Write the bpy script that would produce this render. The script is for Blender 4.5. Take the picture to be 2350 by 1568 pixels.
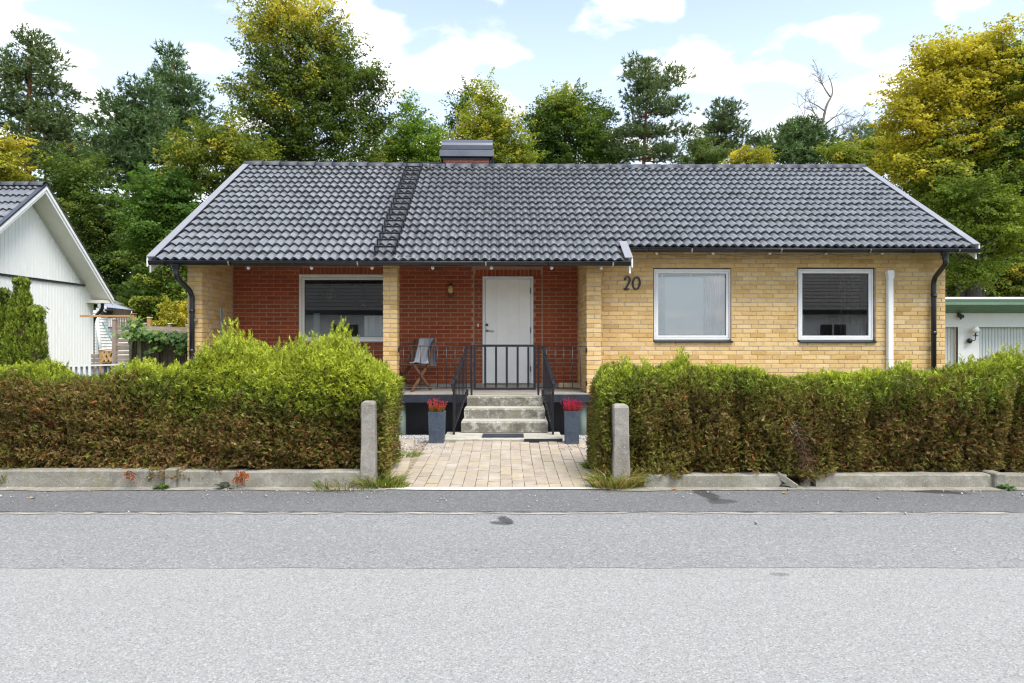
import bpy, math, random
import numpy as np
from mathutils import Vector, Matrix, noise as mnoise
R = math.radians
random.seed(7)
rng = np.random.default_rng(11)
S = bpy.context.scene
C = S.collection
for o in list(bpy.data.objects):
    bpy.data.objects.remove(o)

# ------------------------------------------------------------------ camera
CAMZ = 1.45
cam_d = bpy.data.cameras.new('camera')
cam = bpy.data.objects.new('camera', cam_d)
C.objects.link(cam)
cam.location = (0, 0, CAMZ)
cam.rotation_euler = (R(90), 0, 0)
cam_d.sensor_width = 36
cam_d.lens = 36 * 1500 / 2350
cam_d.clip_end = 2000
S.camera = cam
# ------------------------------------------------------------------ sky, sun, exposure
SUN_EL, SUN_AZ = R(62), R(143)          # azimuth from +Y clockwise: high, behind the camera, to the right
W = bpy.data.worlds.new('World')
S.world = W
W.use_nodes = True
SKY_STRENGTH = 0.12
sun_d = bpy.data.lights.new('sun', 'SUN')
sun_d.energy = 3.3
sun_d.angle = R(40)
sun_d.color = (1.0, 0.95, 0.87)
sun = bpy.data.objects.new('sun', sun_d)
C.objects.link(sun)
sd = Vector((math.sin(SUN_AZ) * math.cos(SUN_EL), math.cos(SUN_AZ) * math.cos(SUN_EL), math.sin(SUN_EL)))
sun.rotation_euler = sd.to_track_quat('Z', 'Y').to_euler()
S.view_settings.view_transform = 'Standard'
S.view_settings.look = 'None'
S.view_settings.gamma = 1
S.view_settings.use_curve_mapping = False
S.view_settings.exposure = 1.04
S.render.engine = 'CYCLES'
S.cycles.max_bounces = 6
S.cycles.transparent_max_bounces = 12
try:
    S.cycles.use_denoising = True
    S.cycles.denoiser = 'OPENIMAGEDENOISE'
    S.cycles.denoising_input_passes = 'RGB_ALBEDO_NORMAL'
    S.cycles.denoising_prefilter = 'ACCURATE'
    S.cycles.pixel_filter_type = 'BLACKMAN_HARRIS'
    S.cycles.filter_width = 1.25
except Exception:
    pass

def world_nodes():
    nt = W.node_tree
    nt.nodes.clear()
    n = lambda t: nt.nodes.new(t)
    L = nt.links.new
    out = n('ShaderNodeOutputWorld')
    bg = n('ShaderNodeBackground')
    bg.inputs['Strength'].default_value = SKY_STRENGTH
    sky = n('ShaderNodeTexSky')
    sky.sky_type = 'NISHITA'
    sky.sun_disc = False
    sky.sun_elevation = SUN_EL
    sky.sun_rotation = SUN_AZ
    sky.air_density = 1.0
    sky.dust_density = 0.6
    sky.ozone_density = 1.5
    tc = n('ShaderNodeTexCoord')
    sep = n('ShaderNodeSeparateXYZ')
    L(tc.outputs['Generated'], sep.inputs[0])
    def m(op, a, b=None, clamp=False):
        k = n('ShaderNodeMath'); k.operation = op; k.use_clamp = clamp
        for i, x in enumerate((a, b)):
            if x is None: continue
            if isinstance(x, (int, float)): k.inputs[i].default_value = x
            else: L(x, k.inputs[i])
        return k.outputs[0]
    zc = m('MAXIMUM', sep.outputs['Z'], 0.0)
    den = m('ADD', zc, 0.16)
    px = m('DIVIDE', sep.outputs['X'], den)
    py = m('DIVIDE', sep.outputs['Y'], den)
    cb = n('ShaderNodeCombineXYZ')
    L(px, cb.inputs[0]); L(py, cb.inputs[1])
    cb.inputs[2].default_value = 6.4
    no = n('ShaderNodeTexNoise')
    no.inputs['Scale'].default_value = 3.9
    no.inputs['Detail'].default_value = 9
    no.inputs['Roughness'].default_value = 0.50
    no.inputs['Distortion'].default_value = 0.25
    L(cb.outputs[0], no.inputs['Vector'])
    thr = n('ShaderNodeMapRange')
    thr.interpolation_type = 'SMOOTHSTEP'
    thr.inputs['From Min'].default_value = 0.482
    thr.inputs['From Max'].default_value = 0.640
    L(no.outputs['Fac'], thr.inputs['Value'])
    # a thin high veil that thickens to white towards the horizon, all the way round
    veil = n('ShaderNodeMapRange')
    veil.inputs['From Min'].default_value = 0.50
    veil.inputs['From Max'].default_value = 0.02
    veil.inputs['To Min'].default_value = 0.27
    veil.inputs['To Max'].default_value = 0.95
    L(sep.outputs['Z'], veil.inputs['Value'])
    no2 = n('ShaderNodeTexNoise')
    no2.inputs['Scale'].default_value = 2.6
    no2.inputs['Detail'].default_value = 5
    L(cb.outputs[0], no2.inputs['Vector'])
    shade = n('ShaderNodeMapRange')
    shade.inputs['From Min'].default_value = 0.35
    shade.inputs['From Max'].default_value = 0.7
    shade.inputs['To Min'].default_value = 0.88
    shade.inputs['To Max'].default_value = 1.06
    L(no2.outputs['Fac'], shade.inputs['Value'])
    mix1 = n('ShaderNodeMix'); mix1.data_type = 'RGBA'
    L(veil.outputs[0], mix1.inputs[0])
    gr = n('ShaderNodeMix'); gr.data_type = 'RGBA'; gr.blend_type = 'MULTIPLY'; gr.inputs[0].default_value = 1
    L(sky.outputs[0], gr.inputs[6]); gr.inputs[7].default_value = (0.88, 1.02, 1.06, 1)
    L(gr.outputs[2], mix1.inputs[6])
    mix1.inputs[7].default_value = (5.9, 6.4, 6.8, 1)
    cl = n('ShaderNodeMix'); cl.data_type = 'RGBA'; cl.blend_type = 'MULTIPLY'
    cl.inputs[0].default_value = 1
    cl.inputs[6].default_value = (7.7, 7.65, 7.5, 1)
    L(shade.outputs[0], cl.inputs[7])
    mix2 = n('ShaderNodeMix'); mix2.data_type = 'RGBA'
    L(thr.outputs[0], mix2.inputs[0])
    L(mix1.outputs[2], mix2.inputs[6])
    L(cl.outputs[2], mix2.inputs[7])
    L(mix2.outputs[2], bg.inputs['Color'])
    L(bg.outputs[0], out.inputs[0])
world_nodes()

# ------------------------------------------------------------------ materials
class NT:
    def __init__(s, name):
        s.m = bpy.data.materials.new(name)
        s.m.use_nodes = True
        s.t = s.m.node_tree
        s.b = s.t.nodes['Principled BSDF']
        s.out = s.t.nodes['Material Output']
    def n(s, typ, **kw):
        k = s.t.nodes.new(typ)
        for a, v in kw.items():
            if hasattr(k, a): setattr(k, a, v)
        return k
    def l(s, a, b): s.t.links.new(a, b)
    def val(s, x, inp):
        if isinstance(x, (int, float)): inp.default_value = x
        elif isinstance(x, (tuple, list)): inp.default_value = tuple(x) + (1,) * (len(inp.default_value) - len(x))
        else: s.l(x, inp)
    def math(s, op, a, b=None, clamp=False):
        k = s.n('ShaderNodeMath', operation=op, use_clamp=clamp)
        s.val(a, k.inputs[0])
        if b is not None: s.val(b, k.inputs[1])
        return k.outputs[0]
    def mix(s, f, a, b, blend='MIX'):
        k = s.n('ShaderNodeMix', data_type='RGBA', blend_type=blend)
        s.val(f, k.inputs[0]); s.val(a, k.inputs[6]); s.val(b, k.inputs[7])
        return k.outputs[2]
    def rng(s, v, a, b, c=0.0, d=1.0, smooth=False):
        k = s.n('ShaderNodeMapRange')
        if smooth: k.interpolation_type = 'SMOOTHSTEP'
        s.val(v, k.inputs['Value'])
        for nm, x in zip(('From Min', 'From Max', 'To Min', 'To Max'), (a, b, c, d)): k.inputs[nm].default_value = x
        return k.outputs[0]
    def coord(s, scale=(1, 1, 1), kind='Object', rnd=False, world=False):
        if world: v = s.n('ShaderNodeNewGeometry').outputs['Position']
        else: v = s.n('ShaderNodeTexCoord').outputs[kind]
        if rnd:
            a = s.n('ShaderNodeVectorMath', operation='ADD')
            s.l(v, a.inputs[0])
            q = s.math('MULTIPLY', s.rand(), 97.0)
            s.l(q, a.inputs[1])
            v = a.outputs[0]
        mp = s.n('ShaderNodeVectorMath', operation='MULTIPLY')
        s.l(v, mp.inputs[0]); mp.inputs[1].default_value = scale
        return mp.outputs[0]
    def rand(s):
        o = s.n('ShaderNodeObjectInfo').outputs['Random']
        i = s.n('ShaderNodeNewGeometry').outputs['Random Per Island']
        return s.math('FRACT', s.math('ADD', o, i))
    def noise(s, v, scale, detail=4, rough=0.55, dist=0.0):
        k = s.n('ShaderNodeTexNoise')
        s.l(v, k.inputs['Vector'])
        for nm, x in (('Scale', scale), ('Detail', detail), ('Roughness', rough), ('Distortion', dist)): k.inputs[nm].default_value = x
        return k.outputs['Fac']
    def ramp(s, f, stops):
        k = s.n('ShaderNodeValToRGB')
        e = k.color_ramp.elements
        while len(e) < len(stops): e.new(0.5)
        for i, (p, c) in enumerate(stops):
            e[i].position = p
            e[i].color = tuple(c) + (1,) if len(c) == 3 else c
        s.val(f, k.inputs[0])
        return k.outputs[0]
    def bump(s, h, strength=0.3, dist=0.01):
        k = s.n('ShaderNodeBump')
        k.inputs['Strength'].default_value = strength
        k.inputs['Distance'].default_value = dist
        s.l(h, k.inputs['Height'])
        s.l(k.outputs[0], s.b.inputs['Normal'])
    def base(s, x): s.val(x, s.b.inputs['Base Color'])
    def set(s, **kw):
        for k, v in kw.items(): s.val(v, s.b.inputs[k.replace('_', ' ')])
        return s

def plain(name, col, rough=0.6, var=0.12, scale=6.0, bump=0.0, bscale=40, spec=0.4, metal=0.0, dirt=0.0, rnd=0.0, stretch=(1, 1, 1)):
    """a painted or raw surface with mottled colour, fine relief, optional dirt and a per-piece tint"""
    g = NT(name)
    v = g.coord(stretch, rnd=True)
    f = g.noise(v, scale, 6, 0.6)
    dark = tuple(c * (1 - var * 1.6) for c in col)
    lite = tuple(min(1, c * (1 + var)) for c in col)
    c = g.mix(g.rng(f, 0.3, 0.7), dark, lite)
    if rnd:
        c = g.mix(1.0, c, g.ramp(g.rand(), [(0, (1 - rnd,) * 3), (1, (1 + rnd * 0.6,) * 3)]), 'MULTIPLY')
    if dirt:
        d = g.rng(g.noise(g.coord(world=True), 2.3, 8, 0.7), 0.52, 0.75, 0, dirt)
        c = g.mix(d, c, tuple(x * 0.35 + 0.02 for x in col))
    g.base(c)
    g.set(Roughness=g.rng(f, 0.2, 0.8, max(0, rough - 0.1), min(1, rough + 0.1)), Metallic=metal, Specular_IOR_Level=spec)
    if bump: g.bump(g.noise(v, bscale, 4, 0.6), bump, 0.01)
    return g.m

M = {}
def brick_mat(name, stops, streak, rough=0.8):
    g = NT(name)
    r = g.rand()
    c = g.ramp(r, stops)
    v = g.coord((70, 70, 5), rnd=True)
    st = g.noise(v, 1.0, 3, 0.6)
    c = g.mix(g.rng(st, 0.35, 0.7, 0, streak), c, g.mix(1.0, c, (1.45, 1.4, 1.3), 'MULTIPLY'))
    bl = g.noise(g.coord((9, 9, 9), rnd=True), 1.4, 4)
    wd = g.noise(g.coord((1, 1, 2.2), world=True), .9, 6, .65)
    c = g.mix(g.rng(wd, .42, .68, 0, .35), c, g.mix(1.0, c, (.80, .74, .68), 'MULTIPLY'))
    c = g.mix(g.rng(bl, 0.5, 0.75, 0, 0.45), c, g.mix(1.0, c, (0.72, 0.6, 0.48), 'MULTIPLY'))
    g.base(c)
    g.set(Roughness=rough, Specular_IOR_Level=0.25)
    g.bump(g.math('ADD', st, g.noise(g.coord((60, 60, 60), rnd=True), 1.0, 3)), 0.35, 0.004)
    return g.m
M['yellow_brick'] = brick_mat('yellow_brick', [(0, (.48, .30, .11)), (.08, (.55, .365, .145)), (.3, (.60, .415, .185)), (.6, (.625, .44, .20)), (.85, (.645, .46, .225)), (.96, (.67, .49, .265)), (1, (.50, .30, .115))], 0.34)
M['red_brick'] = brick_mat('red_brick', [(0, (.27, .058, .022)), (.35, (.31, .069, .024)), (.7, (.345, .079, .027)), (1, (.235, .054, .022))], 0.18)
M['chimney_brick'] = brick_mat('chimney_brick', [(0, (.22, .07, .045)), (.5, (.29, .09, .055)), (1, (.18, .06, .045))], 0.2)
M['grey_mortar'] = plain('grey_mortar', (.47, .40, .33), .95, .15, 9, .5, 90, .1)
M['tan_mortar'] = plain('tan_mortar', (.41, .29, .21), .95, .15, 9, .5, 90, .1)
def tile_mat():
    g = NT('roof_tile')
    r = g.rand()
    v = g.coord((1, 1, 1), rnd=True)
    f = g.noise(v, 5, 5, .6)
    c = g.mix(g.rng(f, .3, .7), (.096, .101, .113), (.138, .145, .162))
    c = g.mix(1.0, c, g.ramp(r, [(0, (.87,) * 3), (1, (1.12,) * 3)]), 'MULTIPLY')
    w2 = g.noise(g.coord((.5, .5, .5), world=True), 1.0, 5, .6)
    c = g.mix(g.rng(w2, .35, .65), c, g.mix(1.0, c, (1.10, 1.10, 1.09), 'MULTIPLY'))
    w = g.noise(g.coord((3, 3, 3), world=True), 1.1, 6, .65)
    c = g.mix(g.rng(w, .57, .72, 0, .35), c, (.10, .115, .075))
    sp = g.noise(g.coord((14, 14, 14), world=True), 1.0, 3, .6)
    c = g.mix(g.rng(sp, .66, .72, 0, .6), c, (.27, .28, .24))
    g.base(c)
    g.set(Roughness=g.rng(f, .25, .75, .22, .36), Specular_IOR_Level=.9, Coat_Weight=.5, Coat_Roughness=.22)
    g.bump(g.noise(v, 120, 3), .08, .003)
    return g.m
M['tile'] = tile_mat()
M['ridge'] = plain('ridge_tile', (.055, .059, .075), .5, .15, 4, .1, 60, .3, 0, .1, .12)
M['black_metal'] = plain('black_metal', (.012, .013, .017), .32, .2, 7, 0, 40, .5, 0, .1)
M['black_paint'] = plain('black_paint', (.016, .017, .022), .55, .25, 5, .1, 60, .4, 0, .15)
M['navy_paint'] = plain('navy_paint', (.020, .024, .036), .6, .25, 6, .2, 50, .35, 0, .2)
M['flashing'] = plain('flashing', (.20, .203, .232), .42, .06, 3, 0, 40, .5, 0, .12)
M['white_paint'] = plain('white_paint', (.80, .80, .80), .45, .03, 4, .03, 40, .4, 0, .04)
M['cream_paint'] = plain('cream_paint', (.76, .735, .67), .55, .04, 4, .03, 40, .4, 0, .12)
M['white_board'] = plain('white_board', (.88, .88, .865), .5, .02, 3, .05, 60, .35, 0, .0, .015)
M['door_paint'] = plain('door_paint', (.92, .905, .86), .4, .03, 3, .02, 40, .45, 0, .05)
M['soffit'] = plain('soffit', (.20, .17, .13), .7, .08, 4, .05)
M['steel'] = plain('steel', (.45, .44, .42), .3, .08, 10, 0, 40, .5, .9)
M['cap_metal'] = plain('cap_metal', (.042, .050, .074), .38, .08, 2.5, 0, 40, .6, .15, .05)
M['red_oxide_metal'] = plain('rusty', (.15, .06, .035), .8, .3, 12)
M['wood_grey'] = plain('wood_grey', (.30, .235, .195), .85, .25, 6, .4, 40, .2, 0, .2, .18, (8, 8, 1))
M['wood_greyh'] = plain('wood_grey_horizontal', (.33, .265, .215), .85, .25, 6, .4, 40, .2, 0, .2, .18, (1, 8, 8))
M['wood_dark'] = plain('wood_dark', (.105, .083, .06), .9, .3, 6, .4, 40, .15, 0, .35, .35, (8, 8, 1))
M['wood_orange'] = plain('wood_orange', (.42, .235, .10), .7, .2, 6, .3, 40, .3, 0, .05, .1, (1, 8, 8))
M['wood_chair'] = plain('wood_chair', (.17, .085, .045), .6, .25, 8, .2, 40, .35, 0, 0, .15)
M['green_fascia'] = plain('green_fascia', (.135, .225, .155), .55, .06, 4, .04, 40, .4, 0, .06)
M['ribbed_metal'] = plain('ribbed_metal', (.62, .64, .64), .45, .03, 3, 0, 40, .4, 0, .04)
M['corrugated'] = plain('corrugated', (.30, .32, .38), .5, .08, 3, 0, 40, .5, .1, .1)
M['green_pillar'] = plain('green_pillar', (.15, .20, .175), .7, .1, 5, .1, 50, .3, 0, .2)
M['pendant'] = plain('pendant', (.24, .19, .175), .6, .2, 30)
M['dark_room'] = plain('dark_room', (.34, .34, .34), .9, .1, 2)
M['blind'] = plain('blind', (.93, .935, .94), .8, .02, 3)
M['lace'] = plain('lace', (.82, .85, .88), .9, .10, 45, .5, 60, .1)
M['pink_curtain'] = plain('pink_curtain', (.84, .76, .79), .9, .08, 5)
M['grey_curtain'] = plain('grey_curtain', (.56, .58, .60), .9, .08, 5)
M['lamp_glass'] = plain('lamp_glass', (.62, .45, .20), .25, .1, 12)
M['brass'] = plain('brass', (.16, .09, .045), .4, .2, 20, 0, 40, .5, .7)
M['number_iron'] = plain('number_iron', (.035, .026, .024), .5, .15, 25)
M['soil'] = plain('soil', (.055, .04, .028), 1, .4, 12, 1, 30)

def glass_mat():
    g = NT('window_glass')
    g.t.nodes.remove(g.b)
    tr = g.n('ShaderNodeBsdfTransparent'); tr.inputs[0].default_value = (.92, .94, .94, 1)
    gl = g.n('ShaderNodeBsdfGlossy'); gl.inputs['Roughness'].default_value = 0.012
    v = g.coord(world=True)
    fr = g.n('ShaderNodeFresnel'); fr.inputs[0].default_value = 1.6
    mx = g.n('ShaderNodeMixShader')
    g.l(g.rng(fr.outputs[0], 0, 1, .07, 1), mx.inputs[0])
    g.l(tr.outputs[0], mx.inputs[1]); g.l(gl.outputs[0], mx.inputs[2])
    g.l(mx.outputs[0], g.out.inputs[0])
    return g.m
M['glass'] = glass_mat()

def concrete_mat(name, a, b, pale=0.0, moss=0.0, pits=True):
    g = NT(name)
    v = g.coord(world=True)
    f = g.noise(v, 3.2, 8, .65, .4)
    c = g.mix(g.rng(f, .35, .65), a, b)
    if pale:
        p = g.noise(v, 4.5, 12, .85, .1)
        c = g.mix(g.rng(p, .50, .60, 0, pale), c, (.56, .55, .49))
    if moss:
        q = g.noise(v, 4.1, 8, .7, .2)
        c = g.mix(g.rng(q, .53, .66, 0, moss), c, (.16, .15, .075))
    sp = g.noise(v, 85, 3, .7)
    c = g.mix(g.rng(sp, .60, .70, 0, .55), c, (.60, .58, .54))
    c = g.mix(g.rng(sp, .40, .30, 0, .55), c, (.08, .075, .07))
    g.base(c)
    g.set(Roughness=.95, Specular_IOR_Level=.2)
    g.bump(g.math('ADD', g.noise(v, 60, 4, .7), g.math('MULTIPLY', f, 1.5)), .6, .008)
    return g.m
M['concrete'] = concrete_mat('concrete', (.150, .140, .118), (.255, .24, .205), .2, .55)
M['concrete_post'] = concrete_mat('concrete_post', (.185, .168, .148), (.285, .262, .235), .25, .3)
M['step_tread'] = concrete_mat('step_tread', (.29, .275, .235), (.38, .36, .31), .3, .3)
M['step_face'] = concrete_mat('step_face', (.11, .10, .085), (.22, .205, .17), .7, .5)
M['floor_concrete'] = concrete_mat('floor_concrete', (.27, .24, .215), (.34, .31, .275), .1, .05)

def asphalt_mat(name, dark, lite, chip, grain, stains=(), blotch=.25):
    g = NT(name)
    v = g.coord(world=True)
    n1 = g.noise(v, grain, 3, .75)
    vo = g.n('ShaderNodeTexVoronoi'); vo.inputs['Scale'].default_value = grain * 1.05
    g.l(v, vo.inputs['Vector'])
    sv = g.n('ShaderNodeSeparateColor'); g.l(vo.outputs['Color'], sv.inputs[0])
    n2 = sv.outputs[0]
    c = g.mix(g.rng(n1, .30, .70), dark, lite)
    c = g.mix(g.rng(n2, .72, .97, 0, .7), c, chip)
    c = g.mix(g.rng(n2, .22, .04, 0, .55), c, tuple(x * .55 for x in dark))
    big = g.noise(g.coord((.35, 1.4, 1), world=True), .9, 6, .6)
    c = g.mix(g.rng(big, .35, .65, blotch, 0), c, g.mix(1.0, c, (.72, .72, .73), 'MULTIPLY'))
    for (sx, sy, rx, ry, rot, dk) in stains:
        mp = g.n('ShaderNodeMapping', vector_type='TEXTURE')
        g.l(v, mp.inputs[0])
        mp.inputs['Location'].default_value = (sx, sy, 0)
        mp.inputs['Rotation'].default_value = (0, 0, rot)
        mp.inputs['Scale'].default_value = (rx, ry, 1000)
        ln = g.n('ShaderNodeVectorMath', operation='LENGTH')
        g.l(mp.outputs[0], ln.inputs[0])
        e = g.math('ADD', ln.outputs['Value'], g.math('MULTIPLY', g.math('SUBTRACT', g.noise(v, 9, 5, .65), .5), 1.6))
        k = g.rng(e, 1.15, .80, 0, dk)
        c = g.mix(k, c, (.035, .034, .036))
    g.base(c)
    g.set(Roughness=.93, Specular_IOR_Level=.25)
    g.bump(g.math('ADD', n1, n2), .25, .004)
    return g.m
FL = 1500.0
def gx(u, Y): return (u - 1175) * Y / FL
def gz(v, Y): return CAMZ - (v - 784) * Y / FL
def gy(v, z=0.0): return FL * (CAMZ - z) / (v - 784)
def ground_xy(u, v): Y = gy(v); return gx(u, Y), Y
s1 = ground_xy(1160, 1192); s1b = ground_xy(1158, 1202); s2 = (1.86, 6.08); s3 = ground_xy(2160, 1131); s4 = ground_xy(1790, 1318)
M['road_near'] = asphalt_mat('road_asphalt', (.185, .185, .184), (.275, .275, .273), (.37, .37, .366), 130, [(s4[0], s4[1], .06, .03, 0, .4)], .10)
M['road_mid'] = asphalt_mat('shoulder_asphalt', (.145, .147, .150), (.228, .231, .235), (.31, .31, .312), 85, [(s1[0], s1[1] - .03, .05, .13, .35, .85), (s1b[0] - .02, s1b[1], .10, .05, -.2, .8)], .22)
M['road_walk'] = asphalt_mat('pavement_asphalt', (.085, .085, .089), (.150, .150, .155), (.22, .22, .222), 95, [(s2[0] - .03, s2[1] + .10, .09, .24, .15, .85), (s2[0] + .03, s2[1] - .18, .13, .11, 0, .7), (s3[0] - .04, s3[1], .28, .075, -.25, .95)], .35)

def grass_ground():
    g = NT('lawn_ground')
    v = g.coord(world=True)
    c = g.ramp(g.noise(v, 1.3, 8, .7), [(.3, (.045, .055, .018)), (.55, (.075, .095, .028)), (.75, (.10, .085, .045))])
    g.base(c); g.set(Roughness=1, Specular_IOR_Level=.1)
    g.bump(g.noise(v, 30, 5, .7), 1, .03)
    return g.m
M['ground'] = grass_ground()
M['gravel'] = plain('gravel', (.42, .40, .395), .95, .3, 40, .5, 90, .2, 0, 0, .45)
def paver_mat():
    g = NT('paver_stone')
    r = g.rand()
    c = g.ramp(r, [(0, (.285, .235, .185)), (.2, (.315, .265, .21)), (.4, (.335, .29, .23)), (.6, (.305, .26, .215)), (.8, (.345, .295, .21)), (1, (.28, .24, .205))])
    v = g.coord(world=True)
    f = g.noise(v, 22, 7, .7)
    c = g.mix(g.rng(f, .35, .65, 0, .45), c, g.mix(1.0, c, (.72, .71, .72), 'MULTIPLY'))
    c = g.mix(g.rng(g.noise(v, 3.3, 6, .65), .5, .68, 0, .4), c, (.46, .425, .385))
    g.base(c); g.set(Roughness=.9, Specular_IOR_Level=.25)
    g.bump(f, .5, .006)
    return g.m
M['paver'] = paver_mat()
M['joint_sand'] = plain('joint_sand', (.24, .195, .14), 1, .3, 12, .6, 60, .1)
M['edge_sand'] = plain('edge_sand', (.56, .52, .46), 1, .2, 9, .6, 60, .1)

def leaf_mat(name, trans=0.35, rough=.55, spec=.25):
    g = NT(name)
    a = g.n('ShaderNodeAttribute', attribute_name='tint')
    c = g.mix(1.0, a.outputs['Color'], g.ramp(g.n('ShaderNodeNewGeometry').outputs['Random Per Island'], [(0, (.78, .80, .75)), (1, (1.22, 1.2, 1.15))]), 'MULTIPLY')
    g.base(c); g.set(Roughness=rough, Specular_IOR_Level=spec)
    t = g.n('ShaderNodeBsdfTranslucent')
    g.l(g.mix(1.0, c, (1.25, 1.3, .8), 'MULTIPLY'), t.inputs[0])
    mx = g.n('ShaderNodeMixShader'); mx.inputs[0].default_value = trans
    g.l(g.b.outputs[0], mx.inputs[1]); g.l(t.outputs[0], mx.inputs[2])
    g.l(mx.outputs[0], g.out.inputs[0])
    return g.m
M['leaf'] = leaf_mat('leaf_foliage', .45)
M['needle'] = leaf_mat('needle_foliage', .18, .6, .2)
M['thuja'] = leaf_mat('thuja_foliage', .25, .6, .2)
M['bark'] = plain('bark', (.10, .08, .062), .95, .35, 5, 1, 30, .1, 0, 0, 0, (3, 3, .6))
M['bark_pine'] = plain('bark_pine', (.20, .092, .05), .95, .35, 5, 1, 30, .1, 0, 0, 0, (3, 3, .6))
M['bark_beech'] = plain('bark_beech', (.060, .053, .045), .85, .25, 4, .4, 30, .15, 0, .3)
M['bark_dead'] = plain('bark_dead', (.20, .18, .16), .95, .25, 5, .5)
M['twig'] = plain('twig', (.05, .034, .022), 1, .4, 14, .6, 60, .1)

# ------------------------------------------------------------------ mesh building
class MB:
    def __init__(s): s.v = []; s.f = []; s.sm = []
    def add(s, vs, fs, smooth=False):
        o = len(s.v)
        s.v += [tuple(p) for p in vs]
        s.f += [tuple(i + o for i in f) for f in fs]
        s.sm += [smooth] * len(fs)
        return s
    def box(s, x0, x1, y0, y1, z0, z1, ch=0.0):
        if ch:
            return s.cham(x0, x1, y0, y1, z0, z1, ch)
        vs = [(x, y, z) for z in (z0, z1) for y in (y0, y1) for x in (x0, x1)]
        return s.add(vs, [(0, 2, 3, 1), (4, 5, 7, 6), (0, 1, 5, 4), (2, 6, 7, 3), (0, 4, 6, 2), (1, 3, 7, 5)])
    def cham(s, x0, x1, y0, y1, z0, z1, c):
        """box whose edges are all chamfered by c"""
        vs = []; idx = {}
        for ix, X in enumerate((x0, x1)):
            for iy, Y in enumerate((y0, y1)):
                for iz, Z in enumerate((z0, z1)):
                    sx, sy, sz = (1, -1)[ix], (1, -1)[iy], (1, -1)[iz]
                    for ax, p in enumerate(((X, Y + sy * c, Z + sz * c), (X + sx * c, Y, Z + sz * c), (X + sx * c, Y + sy * c, Z))):
                        idx[(ix, iy, iz, ax)] = len(vs); vs.append(p)
        fs = []
        g = lambda a, b, d, ax: idx[(a, b, d, ax)]
        for i in (0, 1):
            fs.append([g(i, 0, 0, 0), g(i, 1, 0, 0), g(i, 1, 1, 0), g(i, 0, 1, 0)][::1 if i else -1])
            fs.append([g(0, i, 0, 1), g(1, i, 0, 1), g(1, i, 1, 1), g(0, i, 1, 1)][::-1 if i else 1])
            fs.append([g(0, 0, i, 2), g(1, 0, i, 2), g(1, 1, i, 2), g(0, 1, i, 2)][::1 if i else -1])
        for a in (0, 1):
            for b in (0, 1):
                fs.append([g(a, b, 0, 0), g(a, b, 0, 1), g(a, b, 1, 1), g(a, b, 1, 0)])
                fs.append([g(a, 0, b, 0), g(a, 0, b, 2), g(a, 1, b, 2), g(a, 1, b, 0)])
                fs.append([g(0, a, b, 1), g(0, a, b, 2), g(1, a, b, 2), g(1, a, b, 1)])
                for d in (0, 1):
                    fs.append([g(a, b, d, 0), g(a, b, d, 1), g(a, b, d, 2)])
        # orient outward
        cx, cy, cz = (x0 + x1) / 2, (y0 + y1) / 2, (z0 + z1) / 2
        cc = Vector((cx, cy, cz)); out = []
        for f in fs:
            p = [Vector(vs[i]) for i in f]
            n = (p[1] - p[0]).cross(p[2] - p[0])
            if n.dot(sum(p, Vector()) / len(p) - cc) < 0: f = f[::-1]
            out.append(tuple(f))
        return s.add(vs, out)
    def bar(s, p, q, w, h=None, up=(0, 0, 1)):
        """rectangular bar from p to q: w across, h along up"""
        h = h or w
        p, q = Vector(p), Vector(q)
        d = (q - p).normalized()
        u = Vector(up)
        if abs(d.dot(u)) > .98: u = Vector((0, 1, 0))
        a = d.cross(u).normalized(); b = a.cross(d).normalized()
        vs = [e + a * (i * w / 2) + b * (j * h / 2) for e in (p, q) for i, j in ((-1, -1), (1, -1), (1, 1), (-1, 1))]
        return s.add(vs, [(0, 1, 2, 3), (7, 6, 5, 4), (0, 4, 5, 1), (1, 5, 6, 2), (2, 6, 7, 3), (3, 7, 4, 0)])
    def tube(s, pts, r, n=8, caps=True):
        pts = [Vector(p) for p in pts]
        rs = r if isinstance(r, (list, tuple)) else [r] * len(pts)
        rings = []; prev = None
        base = len(s.v)
        for i, p in enumerate(pts):
            d = (pts[min(i + 1, len(pts) - 1)] - pts[max(i - 1, 0)])
            d = d.normalized() if d.length > 1e-9 else Vector((0, 0, 1))
            if prev is None:
                a = d.cross(Vector((0, 0, 1)))
                if a.length < .05: a = d.cross(Vector((0, 1, 0)))
            else:
                a = prev - d * prev.dot(d)
            a.normalize(); prev = a
            b = d.cross(a)
            for k in range(n):
                t = 2 * math.pi * k / n
                s.v.append(tuple(p + (a * math.cos(t) + b * math.sin(t)) * rs[i]))
        for i in range(len(pts) - 1):
            for k in range(n):
                k2 = (k + 1) % n
                s.f.append((base + i * n + k, base + i * n + k2, base + (i + 1) * n + k2, base + (i + 1) * n + k)); s.sm.append(True)
        if caps:
            s.f.append(tuple(base + k for k in range(n))[::-1]); s.sm.append(False)
            s.f.append(tuple(base + (len(pts) - 1) * n + k for k in range(n))); s.sm.append(False)
        return s
    def lathe(s, c, prof, n=16, axis='z'):
        c = Vector(c); base = len(s.v)
        for r, h in prof:
            for k in range(n):
                t = 2 * math.pi * k / n
                q = {'z': (r * math.cos(t), r * math.sin(t), h), 'y': (r * math.cos(t), h, r * math.sin(t)), 'x': (h, r * math.cos(t), r * math.sin(t))}[axis]
                s.v.append(tuple(c + Vector(q)))
        for i in range(len(prof) - 1):
            for k in range(n):
                k2 = (k + 1) % n
                s.f.append((base + i * n + k, base + i * n + k2, base + (i + 1) * n + k2, base + (i + 1) * n + k)); s.sm.append(True)
        return s
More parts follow.
